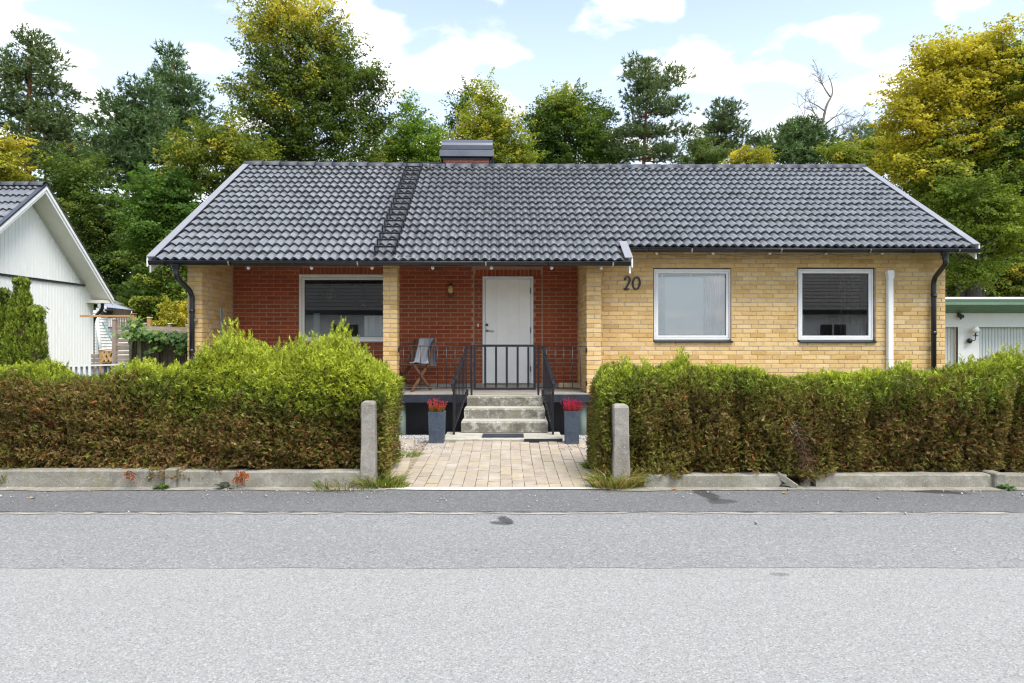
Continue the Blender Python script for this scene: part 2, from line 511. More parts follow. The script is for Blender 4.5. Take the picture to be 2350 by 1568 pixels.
    def ball(s, c, r, n=14, sz=1.0):
        return s.lathe(c, [(max(1e-4, r * math.sin(math.pi * i / 9)), -r * sz * math.cos(math.pi * i / 9)) for i in range(10)], n)
    def prism(s, poly, ax, t0, t1):
        """polygon extruded along axis ax ('x','y','z'); poly lists the other two coordinates in order"""
        def P(a, t):
            return {'x': (t, a[0], a[1]), 'y': (a[0], t, a[1]), 'z': (a[0], a[1], t)}[ax]
        n = len(poly)
        vs = [P(a, t0) for a in poly] + [P(a, t1) for a in poly]
        return s.add(vs, [tuple(range(n))[::-1], tuple(range(n, 2 * n))] + [(i, (i + 1) % n, n + (i + 1) % n, n + i) for i in range(n)])
    def mesh(s, name, mat, recalc=True):
        me = bpy.data.meshes.new(name)
        me.from_pydata(s.v, [], s.f)
        me.polygons.foreach_set('use_smooth', s.sm)
        if mat: me.materials.append(mat)
        if recalc:
            import bmesh
            bm = bmesh.new(); bm.from_mesh(me)
            bmesh.ops.recalc_face_normals(bm, faces=bm.faces)
            bm.to_mesh(me); bm.free()
        me.update()
        return me

def tag(o, label=None, cat=None, group=None, kind=None):
    for k, v in (('label', label), ('category', cat), ('group', group), ('kind', kind)):
        if v: o[k] = v
    return o
def thing(name, label, cat, loc=(0, 0, 0), rz=0.0, group=None):
    o = bpy.data.objects.new(name, None)
    o.empty_display_size = .2
    C.objects.link(o)
    o.location = loc; o.rotation_euler = (0, 0, rz)
    return tag(o, label, cat, group)
def root_matrix(o):
    return Matrix.Translation(o.location) @ Matrix.Rotation(o.rotation_euler.z, 4, 'Z')
def put(name, me, parent=None, loc=(0, 0, 0), rot=None, scale=None, kind=None):
    o = bpy.data.objects.new(name, me)
    C.objects.link(o)
    if parent is not None: o.parent = parent
    o.location = loc
    if rot: o.rotation_euler = rot
    if scale: o.scale = scale
    if kind: o['kind'] = kind
    return o
def part(name, mb, mat, parent=None, world=None, kind=None, recalc=True):
    """one mesh object; world = the root Empty when mb's points are given in world coordinates"""
    if world is not None:
        im = root_matrix(world).inverted()
        mb.v = [tuple(im @ Vector(p)) for p in mb.v]
    return put(name, mb.mesh(name, mat, recalc), parent, kind=kind)
def structure(name, mb, mat, parent=None):
    return tag(part(name, mb, mat, parent), kind='structure')
def solo(name, mb, mat, label, cat, base, group=None):
    """a thing that is one mesh; points given in world coordinates, origin moved to base"""
    mb.v = [(p[0] - base[0], p[1] - base[1], p[2] - base[2]) for p in mb.v]
    o = put(name, mb.mesh(name, mat), None, base)
    return tag(o, label, cat, group)

def fast_mesh(name, V, F, mat, tint=None, smooth=False):
    """V (n,3), F (m,k) arrays -> mesh, with a face colour attribute"""
    me = bpy.data.meshes.new(name)
    m, k = F.shape
    me.vertices.add(len(V)); me.vertices.foreach_set('co', np.ascontiguousarray(V, dtype=np.float32).ravel())
    me.loops.add(m * k); me.loops.foreach_set('vertex_index', np.ascontiguousarray(F, dtype=np.int32).ravel())
    me.polygons.add(m)
    me.polygons.foreach_set('loop_start', np.arange(0, m * k, k, dtype=np.int32))
    try: me.polygons.foreach_set('loop_total', np.full(m, k, dtype=np.int32))
    except Exception: pass
    if smooth: me.polygons.foreach_set('use_smooth', np.ones(m, dtype=bool))
    if tint is not None:
        a = me.attributes.new('tint', 'FLOAT_COLOR', 'FACE')
        a.data.foreach_set('color', np.concatenate([tint, np.ones((m, 1))], 1).astype(np.float32).ravel())
    me.materials.append(mat)
    me.update(calc_edges=True)
    return me
def unit(a): return a / np.maximum(1e-9, np.linalg.norm(a, axis=1, keepdims=True))
def spikes_geo(P, A, B, L, Wd):
    """narrow pointed triangles for needles and scale leaves"""
    n = len(P); L = L[:, None]; Wd = Wd[:, None]
    V = np.stack([P - B * Wd, P + B * Wd, P + A * L], 1).reshape(-1, 3)
    return V, np.arange(3 * n).reshape(n, 3)
def leaves_geo(P, A, B, L, Wd):
    """rhombus leaves: base P, axis A, side B (unit arrays), length L, half width Wd -> V, F"""
    n = len(P); L = L[:, None]; Wd = Wd[:, None]
    V = np.stack([P, P + A * L * .45 + B * Wd, P + A * L, P + A * L * .45 - B * Wd], 1).reshape(-1, 3)
    F = np.arange(4 * n).reshape(n, 4)
    return V, F
class Field:
    """smooth pseudo-noise in about -1..1"""
    def __init__(s, scale, seed):
        q = np.random.default_rng(seed)
        s.k = q.normal(size=(7, 3)) * scale; s.p = q.uniform(0, 6.28, 7)
    def __call__(s, P): return np.sin(P @ s.k.T + s.p).sum(1) / 3.2
# ------------------------------------------------------------------ ground, road, path
def grid_sheet(x0, x1, y0, y1, nx, ny, zf):
    mb = MB()
    for j in range(ny + 1):
        for i in range(nx + 1):
            x = x0 + (x1 - x0) * i / nx; y = y0 + (y1 - y0) * j / ny
            mb.v.append((x, y, zf(x, y)))
    for j in range(ny):
        for i in range(nx):
            a = j * (nx + 1) + i
            mb.f.append((a, a + 1, a + nx + 2, a + nx + 1)); mb.sm.append(True)
    return mb
Y_NEAR, Y_SEAM, Y_WALK, Y_WALL = 4.18, 5.53, 6.33, 6.46
def path_z(y): return .087 * min(1, max(0, (y - 6.3) / 2.5))
gm = MB()
gm.box(-400, 400, -300, 700, -.6, -.16)
structure('ground', gm, M['ground'])
structure('garden_ground', grid_sheet(-60, 60, 6.50, 60, 60, 107, lambda x, y: (.0 if y < 8.2 else max(-.17, -.17 * (y - 8.2))) + min(.5, max(0, (y - 13) * .03))), M['ground'])
def wob(x, s, a): return a * (math.sin(x * 1.7 + s) + .6 * math.sin(x * 4.3 + 2 * s) + .35 * math.sin(x * 11 + s * 3))
def strip(x0, x1, fy0, fy1, z, n=160):
    mb = MB()
    for i in range(n + 1):
        x = x0 + (x1 - x0) * i / n
        mb.v += [(x, fy0(x), z), (x, fy1(x), z)]
    for i in range(n):
        a = 2 * i
        mb.f.append((a, a + 2, a + 3, a + 1)); mb.sm.append(False)
    return mb
structure('road', strip(-60, 60, lambda x: -9, lambda x: 5.0, 0.0, 40), M['road_near'])
structure('road_shoulder', strip(-60, 60, lambda x: Y_NEAR + .012 * x / 6 + wob(x * 2.2, 1, .007) + .010 * mnoise.noise(Vector((x * 6, 0, 1))) + .008 * mnoise.noise(Vector((x * 21, 0, 4))), lambda x: Y_SEAM + .05, .002, 700), M['road_mid'])
structure('pavement', strip(-60, 60, lambda x: Y_SEAM + .005 * x / 4 + wob(x * 2, 4, .004), lambda x: Y_WALL + .6, .008, 700), M['road_walk'])
# pale grit gathered along the joint between road and pavement, and at the foot of the low walls
g = NT('grit'); v = g.coord(world=True)
g.base(g.mix(g.noise(v, 70, 3, .7), (.22, .205, .185), (.42, .39, .35)))
g.set(Roughness=1)
edge = g.noise(g.coord((1.2, 9, 1), world=True), 2.6, 7, .7)
tb = g.n('ShaderNodeBsdfTransparent'); mx = g.n('ShaderNodeMixShader')
g.l(g.rng(edge, .44, .54), mx.inputs[0]); g.l(tb.outputs[0], mx.inputs[1]); g.l(g.b.outputs[0], mx.inputs[2]); g.l(mx.outputs[0], g.out.inputs[0])
M['grit'] = g.m
mb = strip(-30, 30, lambda x: Y_SEAM - .06 + .005 * x / 4, lambda x: Y_SEAM + .005 * x / 4, .0075, 240)
tag(part('joint_grit', mb, M['grit']), kind='stuff')
dk = MB()
for i in range(240):
    x = -12 + i * .1
    dk.v += [(x, Y_SEAM + .004 + .005 * x / 4 + wob(x * 2, 4, .003), .0125), (x, Y_SEAM + .009 + .005 * x / 4 + wob(x * 2, 4, .003) + .004 * math.sin(x * 23), .0125)]
for i in range(239):
    if math.sin(i * .37) + math.sin(i * 1.3) > -1.3: dk.f.append((2 * i, 2 * i + 2, 2 * i + 3, 2 * i + 1)); dk.sm.append(False)
structure('pavement_joint', dk, M['soil'])
for (a, b) in ((-30, -1.22), (.95, 30)):
    mb = strip(a, b, lambda x: Y_WALK - .02 + wob(x * 1.3, 2, .018), lambda x: Y_WALL + .3, .0145, 300)
    tag(part('wall_foot_grit', mb, M['concrete']), kind='stuff')

# gravel strip in front of the foundation
mb = MB()
def grav(x0, x1, seed):
    m = grid_sheet(x0, x1, 8.0, 11.3, 44, 60, lambda x, y: (.03 if y < 8.9 and x > -1.5 else .07) - max(0, y - 9.2) * .11 + .012 * mnoise.noise(Vector((x * 9, y * 9, seed))))
    return m
structure('gravel_bed', grav(-5.6, 4.5, 3), M['gravel'])
st_v = []; st_f = []; 
n = 5200
gp = np.stack([rng.uniform(-2.6, 1.9, n), rng.uniform(8.3, 10.6, n)], 1)
ok = (gp[:, 0] < -.8) | (gp[:, 0] > .6); gp = gp[ok]; n = len(gp)
gz_ = .075 - np.maximum(0, gp[:, 1] - 9.2) * .11
base_oct = np.array([(1, 0, 0), (-1, 0, 0), (0, 1, 0), (0, -1, 0), (0, 0, 1), (0, 0, -1)], float)
oct_f = np.array([(0, 2, 4), (2, 1, 4), (1, 3, 4), (3, 0, 4), (2, 0, 5), (1, 2, 5), (3, 1, 5), (0, 3, 5)])
V = base_oct[None] * rng.uniform(.5, 1.2, (n, 6, 1)) * rng.uniform(.006, .016, (n, 1, 1)) + np.concatenate([gp, gz_[:, None] + .008], 1)[:, None]
F = (np.arange(n)[:, None, None] * 6 + oct_f[None]).reshape(-1, 3)
o = put('gravel', fast_mesh('gravel', V.reshape(-1, 3), F, M['gravel']), kind='stuff')

# path of rectangular pavers
pb = grid_sheet(-1.75, 1.35, Y_WALL - .12, 8.95, 20, 24, lambda x, y: path_z(y) - .006)
path = structure('path', pb, M['joint_sand'])
variants = []
for k in range(6):
    m = MB().box(-.5, .5, -.5, .5, -.03, 0, .004)
    m.v = [(x + random.uniform(-.012, .012), y + random.uniform(-.012, .012), z * 1 + (random.uniform(-.002, .002) if z > -.01 else 0)) for x, y, z in m.v]
    variants.append(m.mesh('paver', M['paver']))
slope = math.atan(.087 / 2.5)
W_P = .1245
n_pav = 0
for c in range(-11, 10):
    y = Y_WALL - .06 + random.uniform(-.04, .02)
    while y < 8.92:
        ln = random.choice((.185, .185, .195, .13, .19))
        yc = y + ln / 2
        x = c * W_P + .055 + .012 * math.sin(yc * 1.3 + c * .2) + .012 * (yc - 7.5) * 0
        if c <= -10: x -= .03                                  # the edge course splays out towards the house
        if c <= -10 and yc > 7.2: x -= .10 * (yc - 7.2)
        hidden = (yc > 8.86 and -1.0 < x < .8)
        vis = -1.72 < x < .045 + .13 * yc
        if vis and not hidden:
            o = put('paver', random.choice(variants), path, (x, yc, path_z(yc) + .006 + random.uniform(-.0025, .0025)), (slope + random.uniform(-.012, .012), random.uniform(-.012, .012), random.uniform(-.03, .03)), (W_P - .007 + random.uniform(-.003, .003), ln - .007, 1))
            n_pav += 1
        y += ln
# pale sand edge between path and pavement
mb = strip(-1.3, .98, lambda x: 6.335 + .02 * math.sin(x * 3), lambda x: Y_WALL - .03, .0165, 60)
structure('path_edge', mb, M['edge_sand'])

# low garden walls of cast concrete, with stub piers and a broken joint
def low_wall(label, x0, x1, blocks, stubs, rubble=None):
    t = thing('garden_wall', label, 'wall', ((x0 + x1) / 2, Y_WALL + .06, 0))
    for (a, b, h, sl) in blocks:
        m = MB()
        nseg = max(2, int((b - a) / .12))
        pts = []
        for i in range(nseg + 1):
            x = a + (b - a) * i / nseg
            hh = h + .006 * mnoise.noise(Vector((x * 5, 1, 2)))
            yy = Y_WALL + .006 * mnoise.noise(Vector((x * 4, 7, 2)))
            tl = sl if i == nseg else (-sl if (i == 0 and sl < 0) else 0)
            pts.append([(x - (tl if i == nseg else 0), yy - .012, .0), (x, yy, hh - .012), (x, yy + .012, hh), (x, yy + .13, hh), (x, yy + .14, 0)])
        for i in range(nseg + 1): m.v += pts[i]
        for i in range(nseg):
            for k in range(4):
                q = i * 5 + k
                m.f.append((q, q + 5, q + 6, q + 1)); m.sm.append(False)
        m.f.append((0, 1, 2, 3, 4)); m.f.append(tuple(nseg * 5 + k for k in (4, 3, 2, 1, 0))); m.sm += [False] * 2
        part('wall_block', m, M['concrete'], t, world=t)
    for (a, b, h) in stubs:
        part('stub_pier', MB().box(a, b, Y_WALL - .055, Y_WALL + .15, 0, h + .02, .012), M['concrete'], t, world=t)
    for q in rubble or ():
        m = MB().bar(*q[:2], *q[2:])
        part('broken_piece', m, M['concrete'], t, world=t)
    return t
X = lambda u: gx(u, Y_WALL)
low_wall('low grey concrete wall under the left hedge', -9, X(832), [(-9, X(382), .176, 0), (X(409), X(560), .172, 0), (X(560) + .006, X(830), .165, 0)], [(X(383), X(408), .178)])
low_wall('low grey concrete wall under the right hedge, with a broken gap', X(1475), 9, [(X(1478), X(1806), .132, .10), (X(1872), X(2274), .135, -.06), (X(2301), 9, .13, 0)], [(X(2276), X(2300), .135)],
         [((X(1786), Y_WALL + .03, .135), (X(1824), Y_WALL - .04, .018), .06, .05), ((X(1858), Y_WALL + .05, .0), (X(1862), Y_WALL + .07, .10), .05, .09), ((X(1846), Y_WALL + .08, .01), (X(1857), Y_WALL + .06, .02), .05, .06)])

def gatepost(label, uc, w, vt, flare):
    Yp = 6.52; xc = gx(uc, Yp); h = gz(vt, Yp); w = w * Yp / FL
    m = MB()
    prof = [(0, w / 2 + flare), (.22, w / 2 + flare * .7), (.45, w / 2), (h - .035, w / 2 - .002), (h - .012, w / 2 - .010), (h, w / 2 - .030)]
    for z, r in prof:
        ch = min(.012, r * .3)
        j = .003
        for sx, sy in ((-1, -1), (1, -1), (1, 1), (-1, 1)):
            pr = [(sx * r, sy * (r - ch)), (sx * (r - ch), sy * r)]
            if sx * sy > 0: pr = pr[::1]
            else: pr = pr[::-1]
            if (sx, sy) in ((-1, -1), (1, 1)): pr = [(sx * r, sy * (r - ch)), (sx * (r - ch), sy * r)]
            else: pr = [(sx * (r - ch), sy * r), (sx * r, sy * (r - ch))]
            m.v += [(xc + a + random.uniform(-j, j), Yp + b + random.uniform(-j, j), z) for a, b in pr]
    for i in range(len(prof) - 1):
        for k in range(8):
            m.f.append((i * 8 + k, i * 8 + (k + 1) % 8, (i + 1) * 8 + (k + 1) % 8, (i + 1) * 8 + k)); m.sm.append(False)
    m.f.append(tuple((len(prof) - 1) * 8 + k for k in range(8))); m.sm.append(False)
    return solo('gate_post', m, M['concrete_post'], label, 'post', (xc, Yp, 0), 'concrete gateposts at the path')
gatepost('weathered concrete gatepost against the end of the left hedge', 847, 32, 920, .008)
gatepost('leaning-foot concrete gatepost with dry grass, by the right hedge', 1423, 35, 927, .012)

# ------------------------------------------------------------------ the house
HY, HA = 11.40, R(1.0)
house = thing('house', 'single-storey yellow brick house with dark tiled roof and red brick porch', 'house', (0, HY, 0), HA)
ca, sa = math.cos(HA), math.sin(HA)
def hl(u, v, ly):
    """photo pixel -> point of the house's own plane y = ly"""
    k = (u - 1175) / FL
    x = (k * (HY + ly * ca) + ly * sa) / (ca - k * sa)
    Yw = HY + x * sa + ly * ca
    return x, CAMZ - (v - 784) * Yw / FL
def hpx(x, y, z):
    wx, wy = x * ca - y * sa, HY + x * sa + y * ca
    return 1175 + FL * wx / wy, 784 - FL * (z - CAMZ) / wy
PF, SE, RY, EY, RIDGE_Y = -.55, -.65, .69, -.935, 3.05     # pier front, slab edge, red wall, porch eave, ridge
FLOOR_Z = .594
TAN = .647; TH = math.atan(TAN); EZ = 2.751
def roof_z(y): return EZ + TAN * (y - EY)
GAUGE = (RIDGE_Y - EY) / math.cos(TH) / 17.0
EY2 = EY + 2 * GAUGE * math.cos(TH)
X_L, X_R = hl(429.5, 700, PF)[0], hl(2170, 700, 0)[0]
V_L, V_R = hl(337, 600, EY)[0], hl(2248, 565, EY2)[0]
X_STEP = hl(1448, 600, EY)[0]
X_PIER_R = hl(1380, 700, PF)[0]
CEIL = 2.90

COURSE, PITCH = .077, .26
brick_v = {}
def brick_meshes(matname):
    if matname not in brick_v:
        ms = []
        for k in range(6):
            m = MB().box(-.125, .125, 0, .03, -.0325, .0325, .0035)
            m.v = [(x + random.uniform(-.002, .002), y + random.uniform(-.0012, .0012), z + random.uniform(-.0015, .0015)) for x, y, z in m.v]
            ms.append(m)
        brick_v[matname] = (ms, [m.mesh('brick', M[matname]) for m in ms])
    return brick_v[matname]
def cut_holes(a0, a1, z0, z1, holes):
    segs = [(a0, a1)]
    for (h0, h1, k0, k1) in holes:
        if z1 <= k0 + .02 or z0 >= k1 - .02: continue
        out = []
        for s0, s1 in segs:
            if s1 <= h0 or s0 >= h1: out.append((s0, s1)); continue
            if s0 < h0: out.append((s0, h0))
            if s1 > h1: out.append((h1, s1))
        segs = out
    return segs
JX, JZ = .010, .0115
def bond(a0, a1, z0, z1, holes, off=(0, .13), zb=None, header=False):
    """bricks of a running bond between a0..a1 and z0..z1: (centre a, centre z, length, height)"""
    out = []
    zb = FLOOR_Z if zb is None else zb
    i0 = int(math.floor((z0 - zb) / COURSE + .001)); i1 = int(math.ceil((z1 - zb) / COURSE - .001))
    for i in range(i0, i1):
        c0, c1 = max(z0, zb + i * COURSE), min(z1, zb + (i + 1) * COURSE)
        if c1 - c0 < .03: continue
        o = off[i % len(off)]
        k = int(math.floor((a0 - o) / PITCH)) - 1
        while True:
            b0 = o + k * PITCH; b1 = b0 + PITCH
            k += 1
            if b0 >= a1: break
            b0, b1 = max(b0, a0), min(b1, a1)
            if b1 - b0 < .03: continue
            for s0, s1 in cut_holes(b0, b1, c0, c1, holes):
                if s1 - s0 > .045: out.append(((s0 + s1) / 2, (c0 + c1) / 2, s1 - s0 - JX, c1 - c0 - JZ))
    return out
def soldier(a0, a1, z0, z1):
    n = max(1, round((a1 - a0) / COURSE)); w = (a1 - a0) / n
    return [(a0 + (i + .5) * w, (z0 + z1) / 2, w - .011, z1 - z0 - .011, 1) for i in range(n)]
YELLOW, RED = [], []
def lay(store, bricks, wall, face, pos):
    """face 'f': front at local y=pos; 'r'/'l': side facing +x / -x at local x=pos (a runs along y)"""
    for b in bricks:
        a, z, ln, h = b[:4]
        if face == 'f': p, rz = (a, pos, z), 0.0
        elif face == 'l': p, rz = (pos, a, z), -math.pi / 2
        else: p, rz = (pos, a, z), math.pi / 2
        store.append((p, rz, ln, h, wall, len(b) > 4))
def wall_cells(x0, x1, z0, z1, holes, y0, y1):
    xs = sorted({x0, x1, *[min(max(h[i], x0), x1) for h in holes for i in (0, 1)]})
    zs = sorted({z0, z1, *[min(max(h[i], z0), z1) for h in holes for i in (2, 3)]})
    m = MB()
    for i in range(len(xs) - 1):
        for j in range(len(zs) - 1):
            cx, cz = (xs[i] + xs[i + 1]) / 2, (zs[j] + zs[j + 1]) / 2
            if any(h[0] < cx < h[1] and h[2] < cz < h[3] for h in holes): continue
            m.box(xs[i], xs[i + 1], y0, y1, zs[j], zs[j + 1])
    return m

# right-hand yellow wall with two windows
w1 = (*[hl(u, 700, 0)[0] for u in (1499.5, 1678)], hl(1590, 787, 0)[1], hl(1590, 615, 0)[1])
w2 = (*[hl(u, 700, 0)[0] for u in (1830.5, 2010)], hl(1920, 787, 0)[1], hl(1920, 614, 0)[1])
holes = [w1, w2]
yw = part('yellow_wall', wall_cells(X_PIER_R - .02, X_R, -.1, 3.16, holes, .008, .30), M['grey_mortar'], house)
lay(YELLOW, bond(X_PIER_R - .01, X_R, .55, 3.16, holes, (0.02, .15, .04, .17, .0, .13)), yw, 'f', 0)
mr = .11
for h in holes:     # brick reveals of the window openings
    for xs, fc in ((h[0], 'r'), (h[1], 'l')):
        lay(YELLOW, bond(.03, mr, h[2], h[3], [], (0,)), yw, fc, xs)
part('side_wall', MB().box(X_R - .30, X_R - .001, .302, 2 * RIDGE_Y, -.1, 3.15), M['yellow_brick'], house)
# porch: left wall, three piers, red back wall
xl_in = hl(463.3, 700, PF)[0]
lw_in = hl(540, 700, RY)[0]
lwin_y0, lwin_y1 = .17, .30
left_w = part('porch_side_wall', MB().box(X_L, xl_in - .008, PF + .25, 3.0, .3, CEIL + .0), M['grey_mortar'], house)
z_gb = (hl(500, 850, 0)[1], hl(500, 705, .2)[1])
lay(YELLOW, bond(PF + .25, RY, FLOOR_Z, CEIL, [(lwin_y0, lwin_y1, *z_gb)], (0, .13)), left_w, 'r', xl_in)
g = NT('glass_block'); g.base((.30, .46, .42)); g.set(Roughness=.15, Specular_IOR_Level=.7); M['glass_block'] = g.m
for k in range(4):
    z1 = z_gb[1] - k * .235
    part('glass_block', MB().box(xl_in - .03, xl_in - .004, lwin_y0 + .01, lwin_y1 - .03, z1 - .222, z1 - .008, .004), M['glass_block'], left_w)
def pier(x0, x1, y0, depth, sides):
    m = MB().box(x0 + .008, x1 - .008, y0 + .008, y0 + depth, FLOOR_Z, CEIL + .0)
    p = part('pier', m, M['grey_mortar'], house)
    b = []
    i = 0; z = FLOOR_Z
    n = int((CEIL + .05 - FLOOR_Z) / COURSE)
    for i in range(n):
        zc = FLOOR_Z + (i + .5) * COURSE
        if i % 2: b.append(((x0 + x1) / 2, zc, x1 - x0 - .001, COURSE - .0115))
        else:
            xm = (x0 + x1) / 2 + random.uniform(-.01, .01)
            b += [((x0 + xm) / 2, zc, xm - x0 - .009, COURSE - .0115), ((xm + x1) / 2, zc, x1 - xm - .009, COURSE - .0115)]
    lay(YELLOW, b, p, 'f', y0)
    if 'r' in sides: lay(YELLOW, bond(y0 + .03, y0 + depth, FLOOR_Z, CEIL, [], (y0 + .03, y0 + .16)), p, 'r', x1)
    if 'l' in sides: lay(YELLOW, bond(y0 + .03, y0 + depth, FLOOR_Z, CEIL, [], (y0 + .03, y0 + .16)), p, 'l', x0)
    return p
pier(X_L, xl_in, PF, .25, 'r')
pier(hl(878.6, 700, PF)[0], hl(911.5, 700, PF)[0], PF, .25, 'rl')
xr0 = hl(1346, 700, PF)[0]
pr = pier(xr0, X_PIER_R, PF, .55 + .69, 'l')
lay(YELLOW, bond(PF + .03, 0, FLOOR_Z, 3.0, [], (PF, PF + .13)), pr, 'r', X_PIER_R)
part('pier_head', MB().box(xr0 + .01, X_PIER_R - .01, PF + .12, .3, CEIL + .001, 3.0), M['grey_mortar'], house)

dx0, dx1 = hl(1107.5, 700, RY)[0], hl(1224, 700, RY)[0]
dz0, dz1 = FLOOR_Z, hl(1165, 634.6, RY)[1]
wx0, wx1 = hl(686, 700, RY)[0], hl(902, 700, RY)[0]
wz0, wz1 = hl(780, 786, RY)[1], hl(780, 629.6, RY)[1]
rholes = [(dx0, dx1, dz0, dz1), (wx0, wx1, wz0, wz1)]
sold = .128
rw = part('red_wall', wall_cells(lw_in - .3, xr0 + .2, FLOOR_Z, CEIL + .05, rholes, RY + .008, RY + .30), M['tan_mortar'], house)
s_holes = rholes + [(dx0 - .14, dx1 + .14, dz1, dz1 + sold), (wx0, wx1, wz1, wz1 + sold), (dx0 - .168, dx0 - .158, 0, 9), (dx1 + .158, dx1 + .168, 0, 9)]
JX, JZ = .014, .0145
lay(RED, bond(xl_in + .005, xr0 + .03, FLOOR_Z + .07, CEIL, s_holes, (0.05, .18)), rw, 'f', RY)
lay(RED, soldier(dx0 - .14, dx1 + .14, dz1, dz1 + sold) + soldier(wx0, wx1, wz1, wz1 + sold), rw, 'f', RY)

JX, JZ = .010, .0115
def place_bricks(store, mat, name, massname):
    meshes = brick_meshes(mat)
    scored = []
    for k, (p, rz, ln, h, wall, up) in enumerate(store):
        u, v = hpx(*p)
        hid = v > 848 or u > 2175 or (v < 612 and u < 1440) or v < 582
        if mat == 'red_brick' and (880 < u < 914 or (u < 830 and v > 800)): hid = True
        if mat == 'yellow_brick' and (430 < u < 520 and v > 800): hid = True
        foreshort = 1 if rz == 0 else .25
        scored.append((-(0 if hid else 1) * ln * h * foreshort - (.0 if hid else .003 * (1 if rz == 0 else 0)), k))
    scored.sort()
    keep = {k for s, k in scored[:300]}
    rest = MB()
    for k, (p, rz, ln, h, wall, up) in enumerate(store):
        i = random.randrange(6)
        jy = random.uniform(-.0025, .0025)
        if rz == 0: q = (p[0], p[1] + jy, p[2])
        else: q = (p[0] + jy, p[1], p[2])
        sc = (ln / .25, 1, h / .065)
        rot = (random.uniform(-.006, .006), random.uniform(-.004, .004), rz)
        if k in keep: put(name, meshes[1][i], wall, q, rot, sc)
        else:
            mt = Matrix.Translation(q) @ Matrix.Rotation(rz, 4, 'Z')
            rest.add([mt @ Vector((x * sc[0], y, z * sc[2])) for x, y, z in meshes[0][i].v], meshes[0][i].f)
    part(massname, rest, M[mat], house, kind='stuff')
place_bricks(YELLOW, 'yellow_brick', 'brick', 'yellow_brickwork')
place_bricks(RED, 'red_brick', 'red_brick', 'red_brickwork')
# plinth course below the red bricks, a stone block lying at its right end
part('plinth', MB().box(lw_in - .2, dx0 - .001, RY - .004, RY + .1, FLOOR_Z + .001, FLOOR_Z + .07).box(dx1 + .001, xr0 + .1, RY - .004, RY + .1, FLOOR_Z + .001, FLOOR_Z + .07), M['floor_concrete'], house)
sx0, sx1 = hl(1281, 880, .45)[0], hl(1343, 880, .45)[0]
solo('stone_block', MB().box(sx0, sx1, HY + .36, HY + .58, FLOOR_Z + .003, FLOOR_Z + .105, .012), plain('sandstone', (.55, .42, .27), .9, .2, 8, .3), 'pale sandstone block lying on the porch floor by the right pier', 'stone', ((sx0 + sx1) / 2, HY + .47, FLOOR_Z))
# remaining walls, ceiling and interior
bk = MB()
bk.box(X_L, X_R, 2 * RIDGE_Y - .3, 2 * RIDGE_Y, -.1, 2.95)
part('back_wall', bk, M['yellow_brick'], house)
part('floor', MB().box(lw_in - .3, X_R - .31, RY + .31, 2 * RIDGE_Y - .31, FLOOR_Z - .1, FLOOR_Z), M['dark_room'], house)
part('ceiling', MB().box(lw_in - .3, X_R - .31, RY + .31, 2 * RIDGE_Y - .31, 3.0, 3.05).box(xr0 + .21, X_R - .31, .31, RY + .305, 3.0, 3.05), M['dark_room'], house)
part('room_wall', MB().box(X_PIER_R + 1.35 + 1.3, X_PIER_R + 1.35 + 1.38, .31, 5.7, FLOOR_Z, 3.0).box(xr0 + .05, xr0 + .14, .32, 5.7, FLOOR_Z, 3.0).box(lw_in, X_R - .4, 3.3, 3.38, FLOOR_Z, 3.0), M['dark_room'], house)
part('porch_ceiling', MB().box(X_L + .01, xr0 + .01, PF + .26, RY + .01, CEIL + .001, CEIL + .05).box(xl_in + .01, xr0 - .01, PF + .02, PF + .26, CEIL + .001, CEIL + .05), M['soffit'], house)
# gables
for xg in (X_L + .002, X_R - .302):
    m = MB().prism([(.0, 2.9), (2 * RIDGE_Y, 2.9), (RIDGE_Y, roof_z(RIDGE_Y) - .2)], 'x', xg, xg + .30)
    part('gable', m, M['yellow_brick'], house)

# windows
def ring(x0, x1, z0, z1, y0, y1, w, ch=.004):
    m = MB()
    m.box(x0, x1, y0, y1, z1 - w, z1, ch); m.box(x0, x1, y0, y1, z0, z0 + w, ch)
    m.box(x0, x0 + w, y0 + .0005, y1 - .0005, z0 + w, z1 - w, ch); m.box(x1 - w, x1, y0 + .0005, y1 - .0005, z0 + w, z1 - w, ch)
    return m
def window(x0, x1, z0, z1, y, fw, sw, fm, sill=True, sillmat='black_metal', gasket=True):
    f = part('window', ring(x0, x1, z0, z1, y, y + .09, fw), fm, house)
    part('sash', ring(x0 + fw + .004, x1 - fw - .004, z0 + fw + .004, z1 - fw - .004, y + .006, y + .07, sw), fm, f)
    a = fw + sw + .004
    part('pane', MB().box(x0 + a - .006, x1 - a + .006, y + .036, y + .042, z0 + a - .006, z1 - a + .006), M['glass'], f)
    part('gasket', ring(x0 + a - .004, x1 - a + .004, z0 + a - .004, z1 - a + .004, y + .026, y + .034, .009, .002), M['black_paint'], f)
    return f
f1 = (hl(1501, 700, .05)[0], hl(1676.5, 700, .05)[0], hl(1590, 780, .05)[1], hl(1590, 618, .05)[1])
f2 = (hl(1832, 700, .05)[0], hl(2004, 700, .05)[0], hl(1920, 780.5, .05)[1], hl(1920, 617.6, .05)[1])
for f in (f1, f2):
    w = window(*f, .05, .030, .042, M['white_paint'])
    m = MB()
    z = f[2]
    m.prism([(-.035, z - .028), (-.035, z - .050), (-.028, z - .050), (.05, z - .022), (.13, z - .012), (.13, z - .002), (.05, z - .002)], 'x', f[0] - .005, f[1] + .02)
    part('sill', m, M['black_metal'], w)
w3 = window(wx0 + .004, wx1 - .004, wz0 + .004, wz1 - .004, RY - .012, .05, .045, M['cream_paint'])
part('sill', MB().box(wx0 - .005, wx1 + .005, RY - .05, RY + .0, wz0 + .02, wz0 + .062, .004), M['white_paint'], w3)

